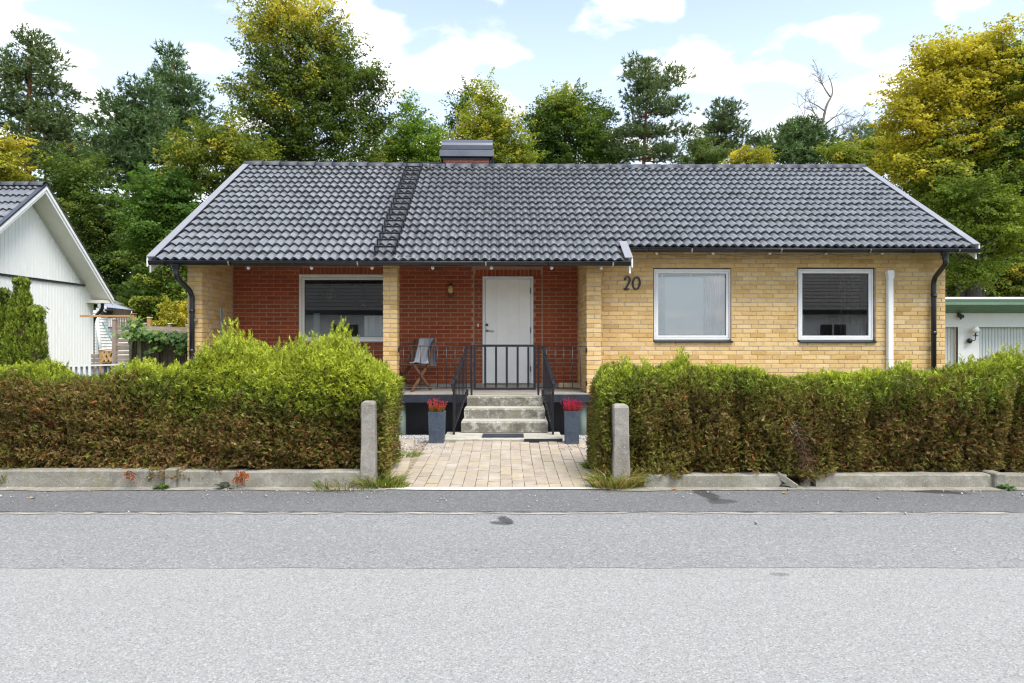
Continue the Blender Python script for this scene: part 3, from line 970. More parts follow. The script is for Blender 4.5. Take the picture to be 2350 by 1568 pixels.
# things behind the panes
def hw(x, y, z): return (x * ca - y * sa, HY + x * sa + y * ca, z)
def curtain(label, cat, x0, x1, z0, z1, y, mat, amp, waves, name='curtain'):
    m = MB(); n = 60
    for i in range(n + 1):
        t = i / n
        yy = y + amp * math.sin(t * waves * 6.283) + amp * .4 * math.sin(t * waves * 14.1 + 1)
        for z in (z0, z1): m.v.append(hw(x0 + (x1 - x0) * t, yy, z))
    for i in range(n): m.f.append((2 * i, 2 * i + 2, 2 * i + 3, 2 * i + 1)); m.sm.append(True)
    for i in range(len(m.v)):
        pass
    k = len(m.v)
    m2 = list(m.v)
    m.v += [(a, b + .004, c) for a, b, c in m2]
    m.f += [tuple(k + q for q in f[::-1]) for f in m.f[:]]; m.sm += [True] * n
    b = hw((x0 + x1) / 2, y, z0)
    return solo(name, m, mat, label, cat, b)
ww = f1[1] - f1[0]
curtain('pale roller blind closed behind the window beside the house number', 'blind', f1[0] + .07, f1[1] - .05, f1[2] + .03, f1[3] - .14, .125, M['blind'], .002, 1.3, 'roller_blind')
curtain('white lace curtain strip at the left side of the blind window', 'curtain', f1[0] + .10, f1[0] + .21, f1[2] + .03, f1[3] - .15, .112, M['lace'], .012, 3)
curtain('faintly pink curtain at the right side of the blind window', 'curtain', f1[1] - .46, f1[1] - .10, f1[2] + .03, f1[3] - .12, .117, M['pink_curtain'], .010, 9)
m = MB()
rz1 = f1[3] - .125
m.tube([hw(f1[0] + .05, .118, rz1 - .02), hw(f1[1] - .05, .118, rz1 + .008)], .010, 8)
m.tube([hw(f1[0] + .05, .14, rz1 + .04), hw(f1[1] - .05, .14, rz1 + .05)], .008, 8)
for t in (.12, .5, .88):
    xx = f1[0] + ww * t
    m.box(hw(xx, 0, 0)[0] - .008, hw(xx, 0, 0)[0] + .008, hw(xx, .13, 0)[1], hw(xx, .15, 0)[1], rz1 - .005, rz1 + .055)
solo('curtain_rail', m, M['white_paint'], 'thin white curtain rail at the top of the blind window', 'curtain rail', hw((f1[0] + f1[1]) / 2, .14, rz1))
curtain('dark drawn-back curtain inside the black window', 'curtain', f2[1] - .5, f2[1] - .12, f2[2], f2[3] - .1, .22, M['soil'], .02, 5)
curtain('pale curtain hanging at the left of the big porch window', 'curtain', wx0 + .18, wx0 + .30, wz0 + .02, wz0 + .55, RY + .30, M['grey_curtain'], .015, 3)
xc0, xc1 = hl(835, 700, RY + .3)[0], hl(900, 700, RY + .3)[0]
curtain('white curtain low in the right part of the porch window', 'curtain', xc0, xc1, wz0, hl(840, 725, RY + .3)[1], RY + .34, M['blind'], .02, 4)
def pendant(u, v, r, ly, label):
    x, z = hl(u, v, ly)
    c = hw(x, ly, z); rr = r * (HY + ly) / FL
    t = thing('pendant_lamp', label, 'lamp', c, 0, 'round pendant lamps in the porch window')
    m = MB().ball(c, rr, 18)
    part('lamp_shade', m, M['pendant'], t, world=t)
    part('band', MB().lathe(c, [(rr * 1.01, -.012), (rr * 1.03, 0), (rr * 1.01, .012)], 18), M['brass'], t, world=t)
    part('cord', MB().tube([(c[0], c[1], c[2] + rr * .95), (c[0], c[1], 2.99)], .005, 6), M['black_paint'], t, world=t)
pendant(757, 676, 14, RY + .5, 'round brown pendant lamp hanging in the porch window, left one')
pendant(834, 700, 12, RY + 1.2, 'dark round pendant lamp deeper in the room, right one in the porch window')

# front door
door_f = MB()
fw = .045
door_f.box(dx0, dx0 + fw, RY - .012, RY + .12, dz0 + .06, dz1, .004).box(dx1 - fw, dx1, RY - .012, RY + .12, dz0 + .06, dz1, .004).box(dx0 + fw + .0005, dx1 - fw - .0005, RY - .0115, RY + .12, dz1 - fw, dz1, .004)
door = part('door', door_f, M['white_paint'], house)
lx0, lx1, lz0, lz1 = dx0 + fw + .006, dx1 - fw - .006, dz0 + .085, dz1 - fw - .006
n = 4; wv = (lx1 - lx0) / n
lf = MB()
for i in range(n): lf.box(lx0 + i * wv + .0004, lx0 + (i + 1) * wv - .0004, RY + .006, RY + .05, lz0, lz1, .0035)
part('door_leaf', lf, M['door_paint'], door)
hx = hl(1117.5, 758, RY)[0]
hz = hl(1117.5, 759.5, RY)[1]
m = MB().lathe((hx, RY + .004, hz), [(.024, 0), (.024, -.008), (.012, -.010), (.010, -.05), (.0, -.052)], 14, 'y')
m.tube([(hx, RY - .040, hz), (hx + .05, RY - .046, hz - .003), (hx + .13, RY - .044, hz - .006)], .009, 8)
part('handle', m, M['steel'], door)
lz = hl(1118.5, 746, RY)[1]
part('lock', MB().lathe((hx, RY + .004, lz), [(.026, 0), (.026, -.010), (.016, -.016), (.0, -.016)], 16, 'y'), M['brass'], door)
for v in (667.8, 758, 846.8):
    z = hl(1220, v, RY)[1]
    part('hinge', MB().tube([(lx1 + .003, RY - .006, z - .055), (lx1 + .003, RY - .006, z + .055)], .010, 8), M['black_metal'], door)
part('threshold', MB().box(dx0 - .02, dx1 + .02, RY - .10, RY + .12, FLOOR_Z + .002, FLOOR_Z + .062, .008), M['floor_concrete'], door)
part('door_sill', MB().box(dx0 + .01, dx1 - .01, RY - .03, RY + .10, FLOOR_Z + .064, FLOOR_Z + .083, .003), M['wood_grey'], door)
bx, bz = hl(1097, 747, RY)
part('doorbell', MB().box(bx - .012, bx + .012, RY - .016, RY + .005, bz - .028, bz + .03, .003), M['white_paint'], house)
# wall lantern by the door
lxm, lzm = hl(1035, 668, RY)
lamp = thing('wall_lamp', 'small dark brass wall lamp with amber glass beside the front door', 'lamp', hw(lxm, RY, lzm), HA)
def lp(nm, mb, mat): return part(nm, mb, mat, lamp)
lp('back_plate', MB().lathe((0, 0, -.09), [(.045, 0), (.045, -.012), (.03, -.02), (.0, -.02)], 16, 'y'), M['brass'])
lp('arm', MB().tube([(0, -.01, -.10), (0, -.08, -.13), (0, -.11, -.10), (0, -.11, -.05)], .010, 8), M['brass'])
lp('lamp_glass', MB().lathe((0, -.11, 0), [(.02, -.055), (.042, -.03), (.048, .03), (.03, .085), (.018, .10)], 14), M['lamp_glass'])
lp('lamp_cap', MB().lathe((0, -.11, 0), [(.052, .085), (.04, .11), (.012, .135), (.0, .15)], 14), M['brass'])
lp('lamp_foot', MB().lathe((0, -.11, 0), [(.0, -.15), (.016, -.13), (.028, -.07), (.03, -.05)], 14), M['brass'])

# house number
def number():
    y = -.014
    x, z = hl(1438.5, 650.5, 0); h = .235; w = .115
    def stroke(pts, wd, name):
        m = MB(); L = []
        pts = [Vector((p[0], p[1])) for p in pts]
        for i, p in enumerate(pts):
            d = (pts[min(i + 1, len(pts) - 1)] - pts[max(i - 1, 0)]).normalized()
            n = Vector((-d.y, d.x)) * (wd[i] if isinstance(wd, list) else wd) / 2
            L.append((p + n, p - n))
        for a, b in L: m.v += [(a.x, y - .006, a.y), (b.x, y - .006, b.y), (a.x, y + .010, a.y), (b.x, y + .010, b.y)]
        for i in range(len(L) - 1):
            q = 4 * i
            m.f += [(q, q + 4, q + 5, q + 1), (q + 2, q + 3, q + 7, q + 6), (q, q + 2, q + 6, q + 4), (q + 1, q + 5, q + 7, q + 3)]; m.sm += [False] * 4
        m.f += [(0, 1, 3, 2), (4 * len(L) - 4, 4 * len(L) - 2, 4 * len(L) - 1, 4 * len(L) - 3)]; m.sm += [False] * 2
        return part(name, m, M['number_iron'], house)
    two = []
    for i in range(12):
        t = R(185) - R(205) * i / 11
        two.append((x + .010 + math.cos(t) * .042, z + .058 + math.sin(t) * .056))
    two += [(x + .035, z + .005), (x + .008, z - .045), (x - .018, z - .085), (x - .040, z - .108)]
    stroke(two, [.036, .032, .026, .022, .02, .02, .022, .026, .03, .033, .033, .033, .033, .03, .027, .022], 'house_number')
    stroke([(x - .052, z - .101), (x - .02, z - .108), (x + .015, z - .106), (x + .044, z - .090)], [.026, .030, .030, .016], 'house_number')
    x0, z0 = hl(1460, 650.5, 0)
    zero = [(x0 + math.cos(t) * .062 + math.sin(t) * .006, z0 + math.sin(t) * .104) for t in [2 * math.pi * i / 28 for i in range(29)]]
    stroke(zero, [.034 - .008 * abs(math.sin(2 * math.pi * i / 28)) for i in range(29)], 'house_number')
number()

# ------------------------------------------------------------------ roof
dk = MB()
T0 = .028
def deck(x0, x1, y0):
    z0, zr = roof_z(y0) - .05, roof_z(RIDGE_Y) - .05
    m = MB().prism([(y0, z0), (RIDGE_Y, zr), (2 * RIDGE_Y - y0, z0), (2 * RIDGE_Y - y0, z0 - T0), (RIDGE_Y, zr - T0), (y0, z0 - T0)], 'x', x0, x1)
    return m
roof = part('roof', deck(V_L + .02, V_R - .02, EY2 + .02), M['soffit'], house)
part('porch_roof_deck', MB().prism([(EY + .02, roof_z(EY + .02) - .05), (EY2 + .018, roof_z(EY2 + .018) - .05), (EY2 + .018, roof_z(EY2 + .018) - .05 - T0), (EY + .02, roof_z(EY + .02) - .05 - T0)], 'x', V_L + .02, X_STEP - .03), M['soffit'], roof)
TW = .287; NSEG = 16
def tile_mb(seed):
    r = random.Random(seed)
    m = MB()
    ln = GAUGE + .05
    prof = []
    for i in range(NSEG + 1):
        x = -TW / 2 + (TW + .004) * i / NSEG
        ph = 2 * math.pi * 2 * i / NSEG
        h = .5 * (1 - math.cos(ph))
        h = .046 * h ** .72
        prof.append((x, h))
    n = NSEG + 1
    lift, th = .050, .046
    for (y, zz) in ((0, lift), (ln, 0.0)):
        for x, h in prof: m.v.append((x, y, h + zz))
    for x, h in prof: m.v.append((x, 0, h + lift))
    for x, h in prof: m.v.append((x, .020, h + lift - th))
    for x, h in prof: m.v.append((x, ln, h - .012))
    for i in range(NSEG):
        m.f.append((i, i + 1, n + i + 1, n + i)); m.sm.append(True)
        m.f.append((3 * n + i, 3 * n + i + 1, 2 * n + i + 1, 2 * n + i)); m.sm.append(False)
        m.f.append((4 * n + i, 4 * n + i + 1, 3 * n + i + 1, 3 * n + i)); m.sm.append(True)
    # side rib of the interlock
    m.add([(TW / 2 - .016, .0, lift + .004), (TW / 2 - .004, .0, lift + .004), (TW / 2 - .004, ln, .004), (TW / 2 - .016, ln, .004), (TW / 2 - .016, .0, lift + .010), (TW / 2 - .004, .0, lift + .010), (TW / 2 - .004, ln, .010), (TW / 2 - .016, ln, .010)],
          [(4, 5, 6, 7), (0, 1, 5, 4), (1, 2, 6, 5), (3, 0, 4, 7)])
    m.v = [(x, y, z + r.uniform(-.001, .001)) for x, y, z in m.v]
    return m
tmb = [tile_mb(k) for k in range(4)]
tme = [m.mesh('roof_tile', M['tile'], recalc=False) for m in tmb]
def tile_frame(x, row, y0=EY, side=1):
    s = row * GAUGE
    y = y0 + s * math.cos(TH); z = roof_z(y) - .045
    return (x, y, z)
spots = []
TX0 = V_L + .10
ncol = int((V_R - .10 - TX0) / TW)
TWs = (V_R - .10 - TX0) / ncol
for row in range(17):
    for c in range(ncol):
        x = TX0 + (c + .5) * TWs
        if row < 2 and x + TW / 2 > X_STEP - .06: continue
        spots.append((row, x))
rest = MB()
nt_ = 0
for row, x in spots:
    i = random.randrange(4)
    p = tile_frame(x, row)
    p = (p[0] + random.uniform(-.004, .004), p[1] + random.uniform(-.006, .006), p[2] + random.uniform(-.004, .004))
    rot = (TH + random.uniform(-.014, .014), random.uniform(-.013, .013), random.uniform(-.010, .010))
    if nt_ < 300:
        put('roof_tile', tme[i], roof, p, rot, (TWs / TW, 1, 1)); nt_ += 1
    else:
        mt = Matrix.Translation(p) @ Matrix.Rotation(rot[2], 4, 'Z') @ Matrix.Rotation(rot[1], 4, 'Y') @ Matrix.Rotation(rot[0], 4, 'X')
        rest.v_off = len(rest.v)
        o0 = len(rest.v)
        rest.v += [tuple(mt @ Vector((q[0] * TWs / TW, q[1], q[2]))) for q in tmb[i].v]
        rest.f += [tuple(k + o0 for k in f) for f in tmb[i].f]; rest.sm += tmb[i].sm
part('tiling', rest, M['tile'], roof, kind='stuff', recalc=False)
part('back_slope_tiling', MB().prism([(RIDGE_Y + .02, roof_z(RIDGE_Y) - .03), (2 * RIDGE_Y - EY2, roof_z(EY2) - .03), (2 * RIDGE_Y - EY2, roof_z(EY2) - .045), (RIDGE_Y + .02, roof_z(RIDGE_Y) - .045)], 'x', V_L + .03, V_R - .03), M['tile'], roof)
# ridge tiles
rl = .375
nr = round((V_R - V_L - .06) / rl); rl = (V_R - V_L - .06) / nr
rm = MB()
for i, (y, r) in enumerate(((0, .150), (rl + .03, .118))):
    for k in range(9):
        t = math.pi * (k / 8)
        rm.v.append((y, math.cos(t) * r, math.sin(t) * r * .88))
for i, (y, r) in enumerate(((0, .130), (rl + .03, .100))):
    for k in range(9):
        t = math.pi * (k / 8)
        rm.v.append((y, math.cos(t) * r, math.sin(t) * r * .88))
for k in range(8):
    rm.f += [(k, k + 1, 10 + k, 9 + k), (18 + k, 27 + k, 28 + k, 19 + k), (k, 18 + k, 19 + k, k + 1), (9 + k, 10 + k, 28 + k, 27 + k)]; rm.sm += [True, False, False, False]
rme = rm.mesh('ridge_tile', M['ridge'])
zr = roof_z(RIDGE_Y) - .075
midx = 23
for i in range(nr):
    x = V_L + .03 + i * rl
    flip = i < nr * .62
    sag = .035 * ((i / nr - .5) ** 2) * 4
    if flip: put('ridge_tile', rme, roof, (x + rl + .0, RIDGE_Y, zr + sag + random.uniform(-.003, .003)), (0, R(-1.5), math.pi))
    else: put('ridge_tile', rme, roof, (x + rl, RIDGE_Y, zr + sag + random.uniform(-.003, .003)), (0, R(-1.5), math.pi))
# verge flashings and bargeboards
def verge(x0, x1, y0, y1, outer):
    """sheet-metal cap over the roof edge between x0 and x1 (outer edge: x of the board below it)"""
    m = MB()
    zt = .065
    m.prism([(y0, roof_z(y0) + zt), (y1, roof_z(y1) + zt), (y1, roof_z(y1) + zt - .012), (y0, roof_z(y0) + zt - .012)], 'x', x0, x1)
    part('verge_flashing', m, M['flashing'], roof)
    b = MB()
    a0, a1 = (outer - .0, outer + .022) if outer < 0 else (outer - .022, outer)
    b.prism([(y0 + .01, roof_z(y0) + zt - .013), (y1, roof_z(y1) + zt - .013), (y1, roof_z(y1) - .12), (y0 + .01, roof_z(y0) - .10)], 'x', a0, a1)
    part('bargeboard', b, M['white_paint'], roof)
    b = MB()
    s = .026 if outer < 0 else -.026
    b.prism([(y0 + .05, roof_z(y0) - .08), (y1, roof_z(y1) - .08), (y1, roof_z(y1) - .22), (y0 + .05, roof_z(y0) - .19)], 'x', min(outer + s, outer + 2 * s), max(outer + s, outer + 2 * s))
    part('bargeboard', b, M['white_paint'], roof)
verge(V_L - .0, V_L + .13, EY - .02, RIDGE_Y, V_L)
verge(V_R - .13, V_R, EY2 - .02, RIDGE_Y, V_R)
verge(X_STEP - .10, X_STEP + .03, EY - .02, EY2 + .03, X_STEP + .03)
for (xo, y0) in ((V_L, EY), (V_R, EY2)):
    s = .022 if xo < 0 else -.022
    b = MB().prism([(RIDGE_Y + .001, roof_z(RIDGE_Y) + .05), (2 * RIDGE_Y - y0, roof_z(y0) + .05), (2 * RIDGE_Y - y0, roof_z(y0) - .12), (RIDGE_Y + .001, roof_z(RIDGE_Y) - .12)], 'x', min(xo, xo + s), max(xo, xo + s))
    part('bargeboard', b, M['white_paint'], roof)

# gutters and downpipes
def gutter(x0, x1, yc, zc, r=.058):
    m = MB(); n = 9
    for x in (x0, x1):
        for k in range(n + 1):
            t = math.pi + math.pi * k / n
            m.v.append((x, yc + math.cos(t) * r, zc + math.sin(t) * r))
        for k in range(n + 1):
            t = math.pi + math.pi * k / n
            m.v.append((x, yc + math.cos(t) * (r - .004), zc + math.sin(t) * (r - .004)))
    w = 2 * (n + 1)
    for k in range(n):
        m.f += [(k, k + 1, w + k + 1, w + k), (n + 1 + k, w + n + 1 + k, w + n + 2 + k, n + 2 + k)]; m.sm += [True, True]
    for b in (0, w): 
        m.f.append(tuple(b + k for k in range(n + 1))); m.sm.append(False)
    m.f += [(0, w, w + n + 1, n + 1), (n, 2 * n + 1, w + 2 * n + 1, w + n)]; m.sm += [False, False]
    m.tube([(x0, yc - r, zc + .004), (x1, yc - r, zc + .004)], .008, 6)
    return part('gutter', m, M['black_metal'], house)
gz1 = hl(800, 601, EY - .06)[1]; gz2 = hl(1800, 571.5, EY2 - .06)[1]
g1 = gutter(V_L + .06, X_STEP - .02, EY - .03, gz1)
g2 = gutter(X_STEP + .035, V_R - .03, EY2 - .03, gz2)
for gg, xa, xb, y, z in ((g1, V_L + .3, X_STEP - .3, EY - .03, gz1), (g2, X_STEP + .35, V_R - .4, EY2 - .03, gz2)):
    nn = 8
    for i in range(nn):
        x = xa + (xb - xa) * i / (nn - 1)
        m = MB()
        pts = [(x, y + math.cos(t) * .063, z + math.sin(t) * .063) for t in [math.pi + math.pi * k / 8 for k in range(9)]]
        for a, b in zip(pts, pts[1:]): m.bar(a, b, .022, .004, up=(0, b[1] - y, b[2] - z))
        part('gutter_bracket', m, M['steel'] if i % 2 else M['black_metal'], gg)
part('fascia', MB().box(V_L + .05, X_STEP - .03, EY + .028, EY + .048, roof_z(EY) - .075, roof_z(EY) - .02), M['black_paint'], house)
part('fascia', MB().box(X_STEP + .04, V_R - .05, EY2 + .028, EY2 + .048, roof_z(EY2) - .075, roof_z(EY2) - .02), M['black_paint'], house)
def smooth_path(pts, n=6):
    pts = [Vector(p) for p in pts]; out = [pts[0]]
    for i in range(1, len(pts) - 1):
        a, b, c = pts[i - 1], pts[i], pts[i + 1]
        r = min((b - a).length, (c - b).length) * .42
        p, q = b + (a - b).normalized() * r, b + (c - b).normalized() * r
        for k in range(n + 1):
            t = k / n
            out.append(p * (1 - t) ** 2 + b * 2 * t * (1 - t) + q * t * t)
    out.append(pts[-1]); return out
def downpipe(uf, vf, uw, yg, zg, yw, v_bend):
    xf, xw = hl(uf, vf, yg)[0], hl(uw, vf, yw)[0]
    zb = hl(uw, v_bend, yw)[1]
    p = MB().tube(smooth_path([(xf, yg, zg - .10), (xf - .0 + (.01 if xw > xf else -.01), yg, zg - .24), (xw, yw, zb + .0), (xw, yw, zb - .25), (xw, yw, .1)], 7), .041, 14)
    dp = part('downpipe', p, M['black_metal'], house)
    part('funnel', MB().lathe((xf, yg, 0), [(.075, zg - .045), (.07, zg - .07), (.046, zg - .12), (.046, zg - .16)], 14), M['black_metal'], dp)
    for z in (zb - .30, zb - .95):
        part('pipe_collar', MB().lathe((xw, yw, 0), [(.041, z - .03), (.047, z - .03), (.047, z + .03), (.041, z + .03)], 14), M['black_metal'], dp)
        part('pipe_clip', MB().box(xw + .03, xw + .075, yw - .012, yw + .06, z - .16, z - .13, .003), M['steel'], dp)
downpipe(403, 615, 440.5, EY - .03, gz1, PF - .075, 672)
downpipe(2169, 582, 2143, EY2 - .03, gz2, -.075, 640)
# white service duct on the right wall
xa = hl(2042.5, 700, -.05)[0]; zt = hl(2042, 622, -.05)[1]
m = MB().box(xa - .047, xa + .047, -.085, -.001, .15, zt - .02, .010)
dct = part('service_duct', m, M['white_paint'], house)
part('duct_cap', MB().prism([(xa - .055, zt - .05), (xa - .068, zt - .012), (xa - .055, zt + .008), (xa + .03, zt + .008), (xa + .053, zt - .014), (xa + .053, zt - .13), (xa - .048, zt - .13)], 'y', -.092, -.0005), M['white_paint'], dct)
part('duct_joint', MB().box(xa - .0485, xa + .0485, -.0865, -.0005, hl(2042, 825, 0)[1] - .004, hl(2042, 825, 0)[1] + .004), M['grey_mortar'], dct)

# chimney
cx0, cx1 = hl(1018, 370, RIDGE_Y + .30)[0], hl(1123, 370, RIDGE_Y + .30)[0]
cy0, cy1 = RIDGE_Y + .14, RIDGE_Y + .78
ctop = hl(1070, 362, cy0)[1]
chim = part('chimney', MB().box(cx0 + .008, cx1 - .008, cy0 + .008, cy1, 4.9, ctop), plain('chimney_mortar', (.50, .42, .36), .95, .15, 9), house)
ms = brick_meshes('chimney_brick')
zb = ctop - .077 * 6
for (a, z, ln, h) in bond(cx0, cx1, zb, ctop, [], (cx0, cx0 + .13), zb=zb):
    put('brick', random.choice(ms[1]), chim, (a, cy0, z), None, (ln / .25, 1, h / .065))
lx0, lx1 = hl(1009, 350, cy0 - .06)[0], hl(1133, 350, cy0 - .06)[0]
z0, z1 = hl(1070, 359, cy0 - .06)[1], hl(1070, 343, cy0 - .08)[1]
m = MB().prism([(cy0 - .09, z0), (cy0 - .055, z1), (cy1 + .055, z1), (cy1 + .09, z0), (cy1 + .085, z0 - .01), (cy0 - .085, z0 - .01)], 'x', lx0, lx1)
part('chimney_collar', m, M['cap_metal'], chim)
z2 = hl(1070, 324, (cy0 + cy1) / 2)[1]
m = MB(); prof = []
yc = (cy0 + cy1) / 2; ry = (cy1 - cy0) / 2 + .05
for k in range(15):
    t = math.pi * k / 14
    prof.append((yc - math.cos(t) * ry, z1 + .012 + (z2 - z1 - .012) * math.sin(t) ** .75))
m.prism(prof, 'x', hl(1013.5, 330, cy0)[0], hl(1130.5, 330, cy0)[0])
part('chimney_cap', m, M['cap_metal'], chim)
m = MB()
for xs in (lx0 + .02, lx1 - .05):
    m.prism([(cy0 - .05, z0 - .011), (cy1 + .05, z0 - .011), (cy1 - .0, z0 - .16), (cy0 + .01, z0 - .16)], 'x', xs, xs + .03)
m.box(cx0 - .01, cx1 + .01, cy0 - .012, cy1 + .01, ctop - .045, ctop + .02)
m.box(cx1 + .006, cx1 + .055, cy0 + .02, cy1, ctop - .4, ctop - .05)
part('chimney_flashing', m, M['black_metal'], chim)

# roof ladder and snow hooks
lad = part('roof_ladder', MB().bar((-2.06 - .135, EY + .10, roof_z(EY + .10) + .075), (-2.06 - .135, RIDGE_Y - .2, roof_z(RIDGE_Y - .2) + .075), .022, .035).bar((-2.06 + .135, EY + .10, roof_z(EY + .10) + .075), (-2.06 + .135, RIDGE_Y - .2, roof_z(RIDGE_Y - .2) + .075), .022, .035), M['black_metal'], roof)
st = MB()
st.bar((-.17, 0, .10), (.17, 0, .10), .03, .026).bar((-.165, 0, .095), (-.165, -.03, -.05), .024, .02, up=(0, 1, 0)).bar((.165, 0, .095), (.165, -.03, -.05), .024, .02, up=(0, 1, 0))
stm = st.mesh('ladder_step', M['black_metal'])
for i in range(17):
    y = EY + .13 + i * (RIDGE_Y - EY - .36) / 16
    put('ladder_step', stm, lad, (-2.06, y, roof_z(y) + .05), (TH * .6, 0, 0))
xh = hl(1005, 395, RIDGE_Y - .2)[0]
y = RIDGE_Y - .25
put('roof_hook', stm, roof, (xh, y, roof_z(y) + .05), (TH * .6, 0, 0))
xh = hl(930, 595, EY)[0]
m = MB().tube(smooth_path([(xh - .125, EY + .03, roof_z(EY)), (xh - .125, EY + .05, roof_z(EY) + .07), (xh + .125, EY + .05, roof_z(EY) + .07), (xh + .125, EY + .03, roof_z(EY))], 4), .007, 6)
part('roof_hook', m, M['black_metal'], roof)

# string of small white lamps under the eaves
def light_string(label, pts, ly, sag):
    P = [hl(u, v, ly) for u, v in pts]
    base = hw(P[0][0], ly, P[0][1])
    t = thing('light_string', label, 'light string', base, HA)
    off = (P[0][0], P[0][1])
    m = MB()
    for a, b in zip(P, P[1:]):
        q = [(a[0] + (b[0] - a[0]) * k / 8 - off[0], .0, a[1] + (b[1] - a[1]) * k / 8 - off[1] - sag * 4 * (k / 8) * (1 - k / 8)) for k in range(9)]
        m.tube(q, .003, 5)
    part('cable', m, M['wood_chair'], t)
    bm = MB().lathe((0, 0, 0), [(.022, .02), (.028, .012), (.028, -.012), (.012, -.03), (.0, -.034)], 10).mesh('bulb_holder', M['white_paint'])
    for x, z in P: put('bulb_holder', bm, t, (x - off[0], 0, z - off[1]))
light_string('string of white bulb holders under the porch gutter', [(u, 614.5) for u in (570, 715, 854, 993, 1128, 1266, 1380)], EY + .10, .02)
light_string('string of small pale clips under the right eaves', [(u, 580.5) for u in (1507, 1637, 1767, 1896, 2025)], EY2 + .3, .06)

# porch slab, crawl space, pillars, steps
xs0, xs1 = hl(880, 900, SE)[0] - 3.2, hl(1400, 900, SE)[0]
part('porch_slab', MB().box(X_L - .02, xs1, SE + .006, RY + .005, FLOOR_Z - .13, FLOOR_Z - .001), M['floor_concrete'], house)
part('slab_edge', MB().box(X_L - .02, xs1, SE - .02, SE + .005, FLOOR_Z - .145, FLOOR_Z - .016, .004), M['navy_paint'], house)
part('foundation', MB().box(X_L, X_PIER_R - .03, -.15, -.02, -.4, FLOOR_Z - .131).box(X_PIER_R - .03, X_R - .01, .02, .3, -.4, .0), M['black_paint'], house)
for u0, u1 in ((909, 930), (1331, 1348)):
    a, b = hl(u0, 950, SE + .06)[0], hl(u1, 950, SE + .06)[0]
    part('slab_pillar', MB().tube([((a + b) / 2, SE + .15, -.3), ((a + b) / 2, SE + .15, FLOOR_Z - .131)], (b - a) / 2, 16), M['green_pillar'], house)
a, b = hl(1345, 950, SE + .2)[0], hl(1375, 950, SE + .2)[0]
steps = thing('steps', 'worn concrete steps up to the porch with flaking pale face', 'steps', (-.11, 9.6, .08))
SC = (-.735, .515)
def stepblock(x0, x1, y0, y1, z0, z1, nose=.018):
    m = MB()
    n = 40
    top = []; ft = []; fb = []
    for i in range(n + 1):
        x = x0 + (x1 - x0) * i / n
        j = .006 * mnoise.noise(Vector((x * 9, z1 * 7, 3))); k = .006 * mnoise.noise(Vector((x * 13, z1 * 3, 9)))
        m.v += [(x, y1, z1), (x, y0 + nose + j, z1 - .002 + k * .3), (x, y0 + j, z1 - .016 + k), (x, y0 + .003 + j, z0), (x, y1, z0)]
    for i in range(n):
        for q in range(4):
            a = i * 5 + q; m.f.append((a, a + 5, a + 6, a + 1)); m.sm.append(False)
    m.f += [(0, 1, 2, 3, 4), tuple(n * 5 + q for q in (4, 3, 2, 1, 0))]; m.sm += [False, False]
    return m
ys = [10.15, 9.77, 9.40]
for i, y in enumerate(ys):
    z1 = FLOOR_Z - .150 * i; z0 = z1 - .150
    w = (-.70 - .016 * i, .475 + .02 * i)
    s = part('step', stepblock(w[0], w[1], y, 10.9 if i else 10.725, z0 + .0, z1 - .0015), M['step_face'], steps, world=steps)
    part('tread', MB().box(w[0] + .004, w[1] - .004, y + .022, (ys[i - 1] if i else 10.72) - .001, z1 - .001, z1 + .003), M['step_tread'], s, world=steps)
    if i == 0: pass
bs = part('base_slab', stepblock(gx(1016.5, 8.87), gx(1291, 8.87), 8.87, 9.5, .03, .136), M['step_tread'], steps, world=steps)
part('painted_corner', MB().box(gx(1203, 8.86), gx(1290, 8.86), 8.845, 8.868, .05, .132, .003), M['navy_paint'], bs, world=steps)
# boot scraper grating set in the base slab
bx0, bx1 = gx(1107, 8.98), gx(1202, 8.98)
scr = thing('doormat_grate', 'grey metal boot scraper grate on the bottom slab of the steps', 'grate', ((bx0 + bx1) / 2, 9.02, .137))
part('frame', ring(bx0, bx1, 8.93, 9.14, 0, 0, .012, 0) if False else MB().box(bx0, bx1, 8.93, 8.945, .138, .165).box(bx0, bx1, 9.13, 9.145, .138, .165).box(bx0, bx0 + .015, 8.946, 9.129, .138, .165).box(bx1 - .015, bx1, 8.946, 9.129, .138, .165), M['cap_metal'], scr, world=scr)
gb = M['cap_metal']
for i in range(9):
    y = 8.955 + i * .02
    part('grate_bar', MB().box(bx0 + .016, bx1 - .016, y, y + .009, .140, .163), gb, scr, world=scr)

# thin porch railings either side of the gate
def porch_rail(label, ua, ub, vt, vb, bars, bent):
    ly = SE + .06
    (xa, zt), (xb, zb) = hl(ua, vt, ly), hl(ub, vb, ly)
    t = thing('porch_railing', label, 'railing', hw((xa + xb) / 2, ly, FLOOR_Z), HA, 'thin black railings along the porch edge')
    xm = (xa + xb) / 2
    def L(x, z, y=0): return (x - xm, y, z - FLOOR_Z)
    e = -.012 if bent == 'a' else .012
    xe = xa if bent == 'a' else xb
    xo = xb if bent == 'a' else xa
    part('top_rail', MB().tube(smooth_path([L(xo, zt), L(xe, zt), L(xe, zt - .09, 0.02)], 4), .0085, 6), M['black_metal'], t)
    part('bottom_rail', MB().tube(smooth_path([L(xo, zb), L(xe, zb), L(xe, zb + .09, .02)], 4), .0085, 6), M['black_metal'], t)
    for u in bars:
        x = hl(u, 800, ly)[0]
        part('baluster', MB().tube([L(x, zb), L(x, zt)], .0062, 6), M['black_metal'], t)
    for z in (zt - .07, zb + .07): part('bracket', MB().box(xe - xm - .014, xe - xm + .014, .0, .04, z - FLOOR_Z - .04, z - FLOOR_Z + .04, .003), M['black_metal'], t)
u_of = lambda x: (1040 + x / 2.306) / 1.2
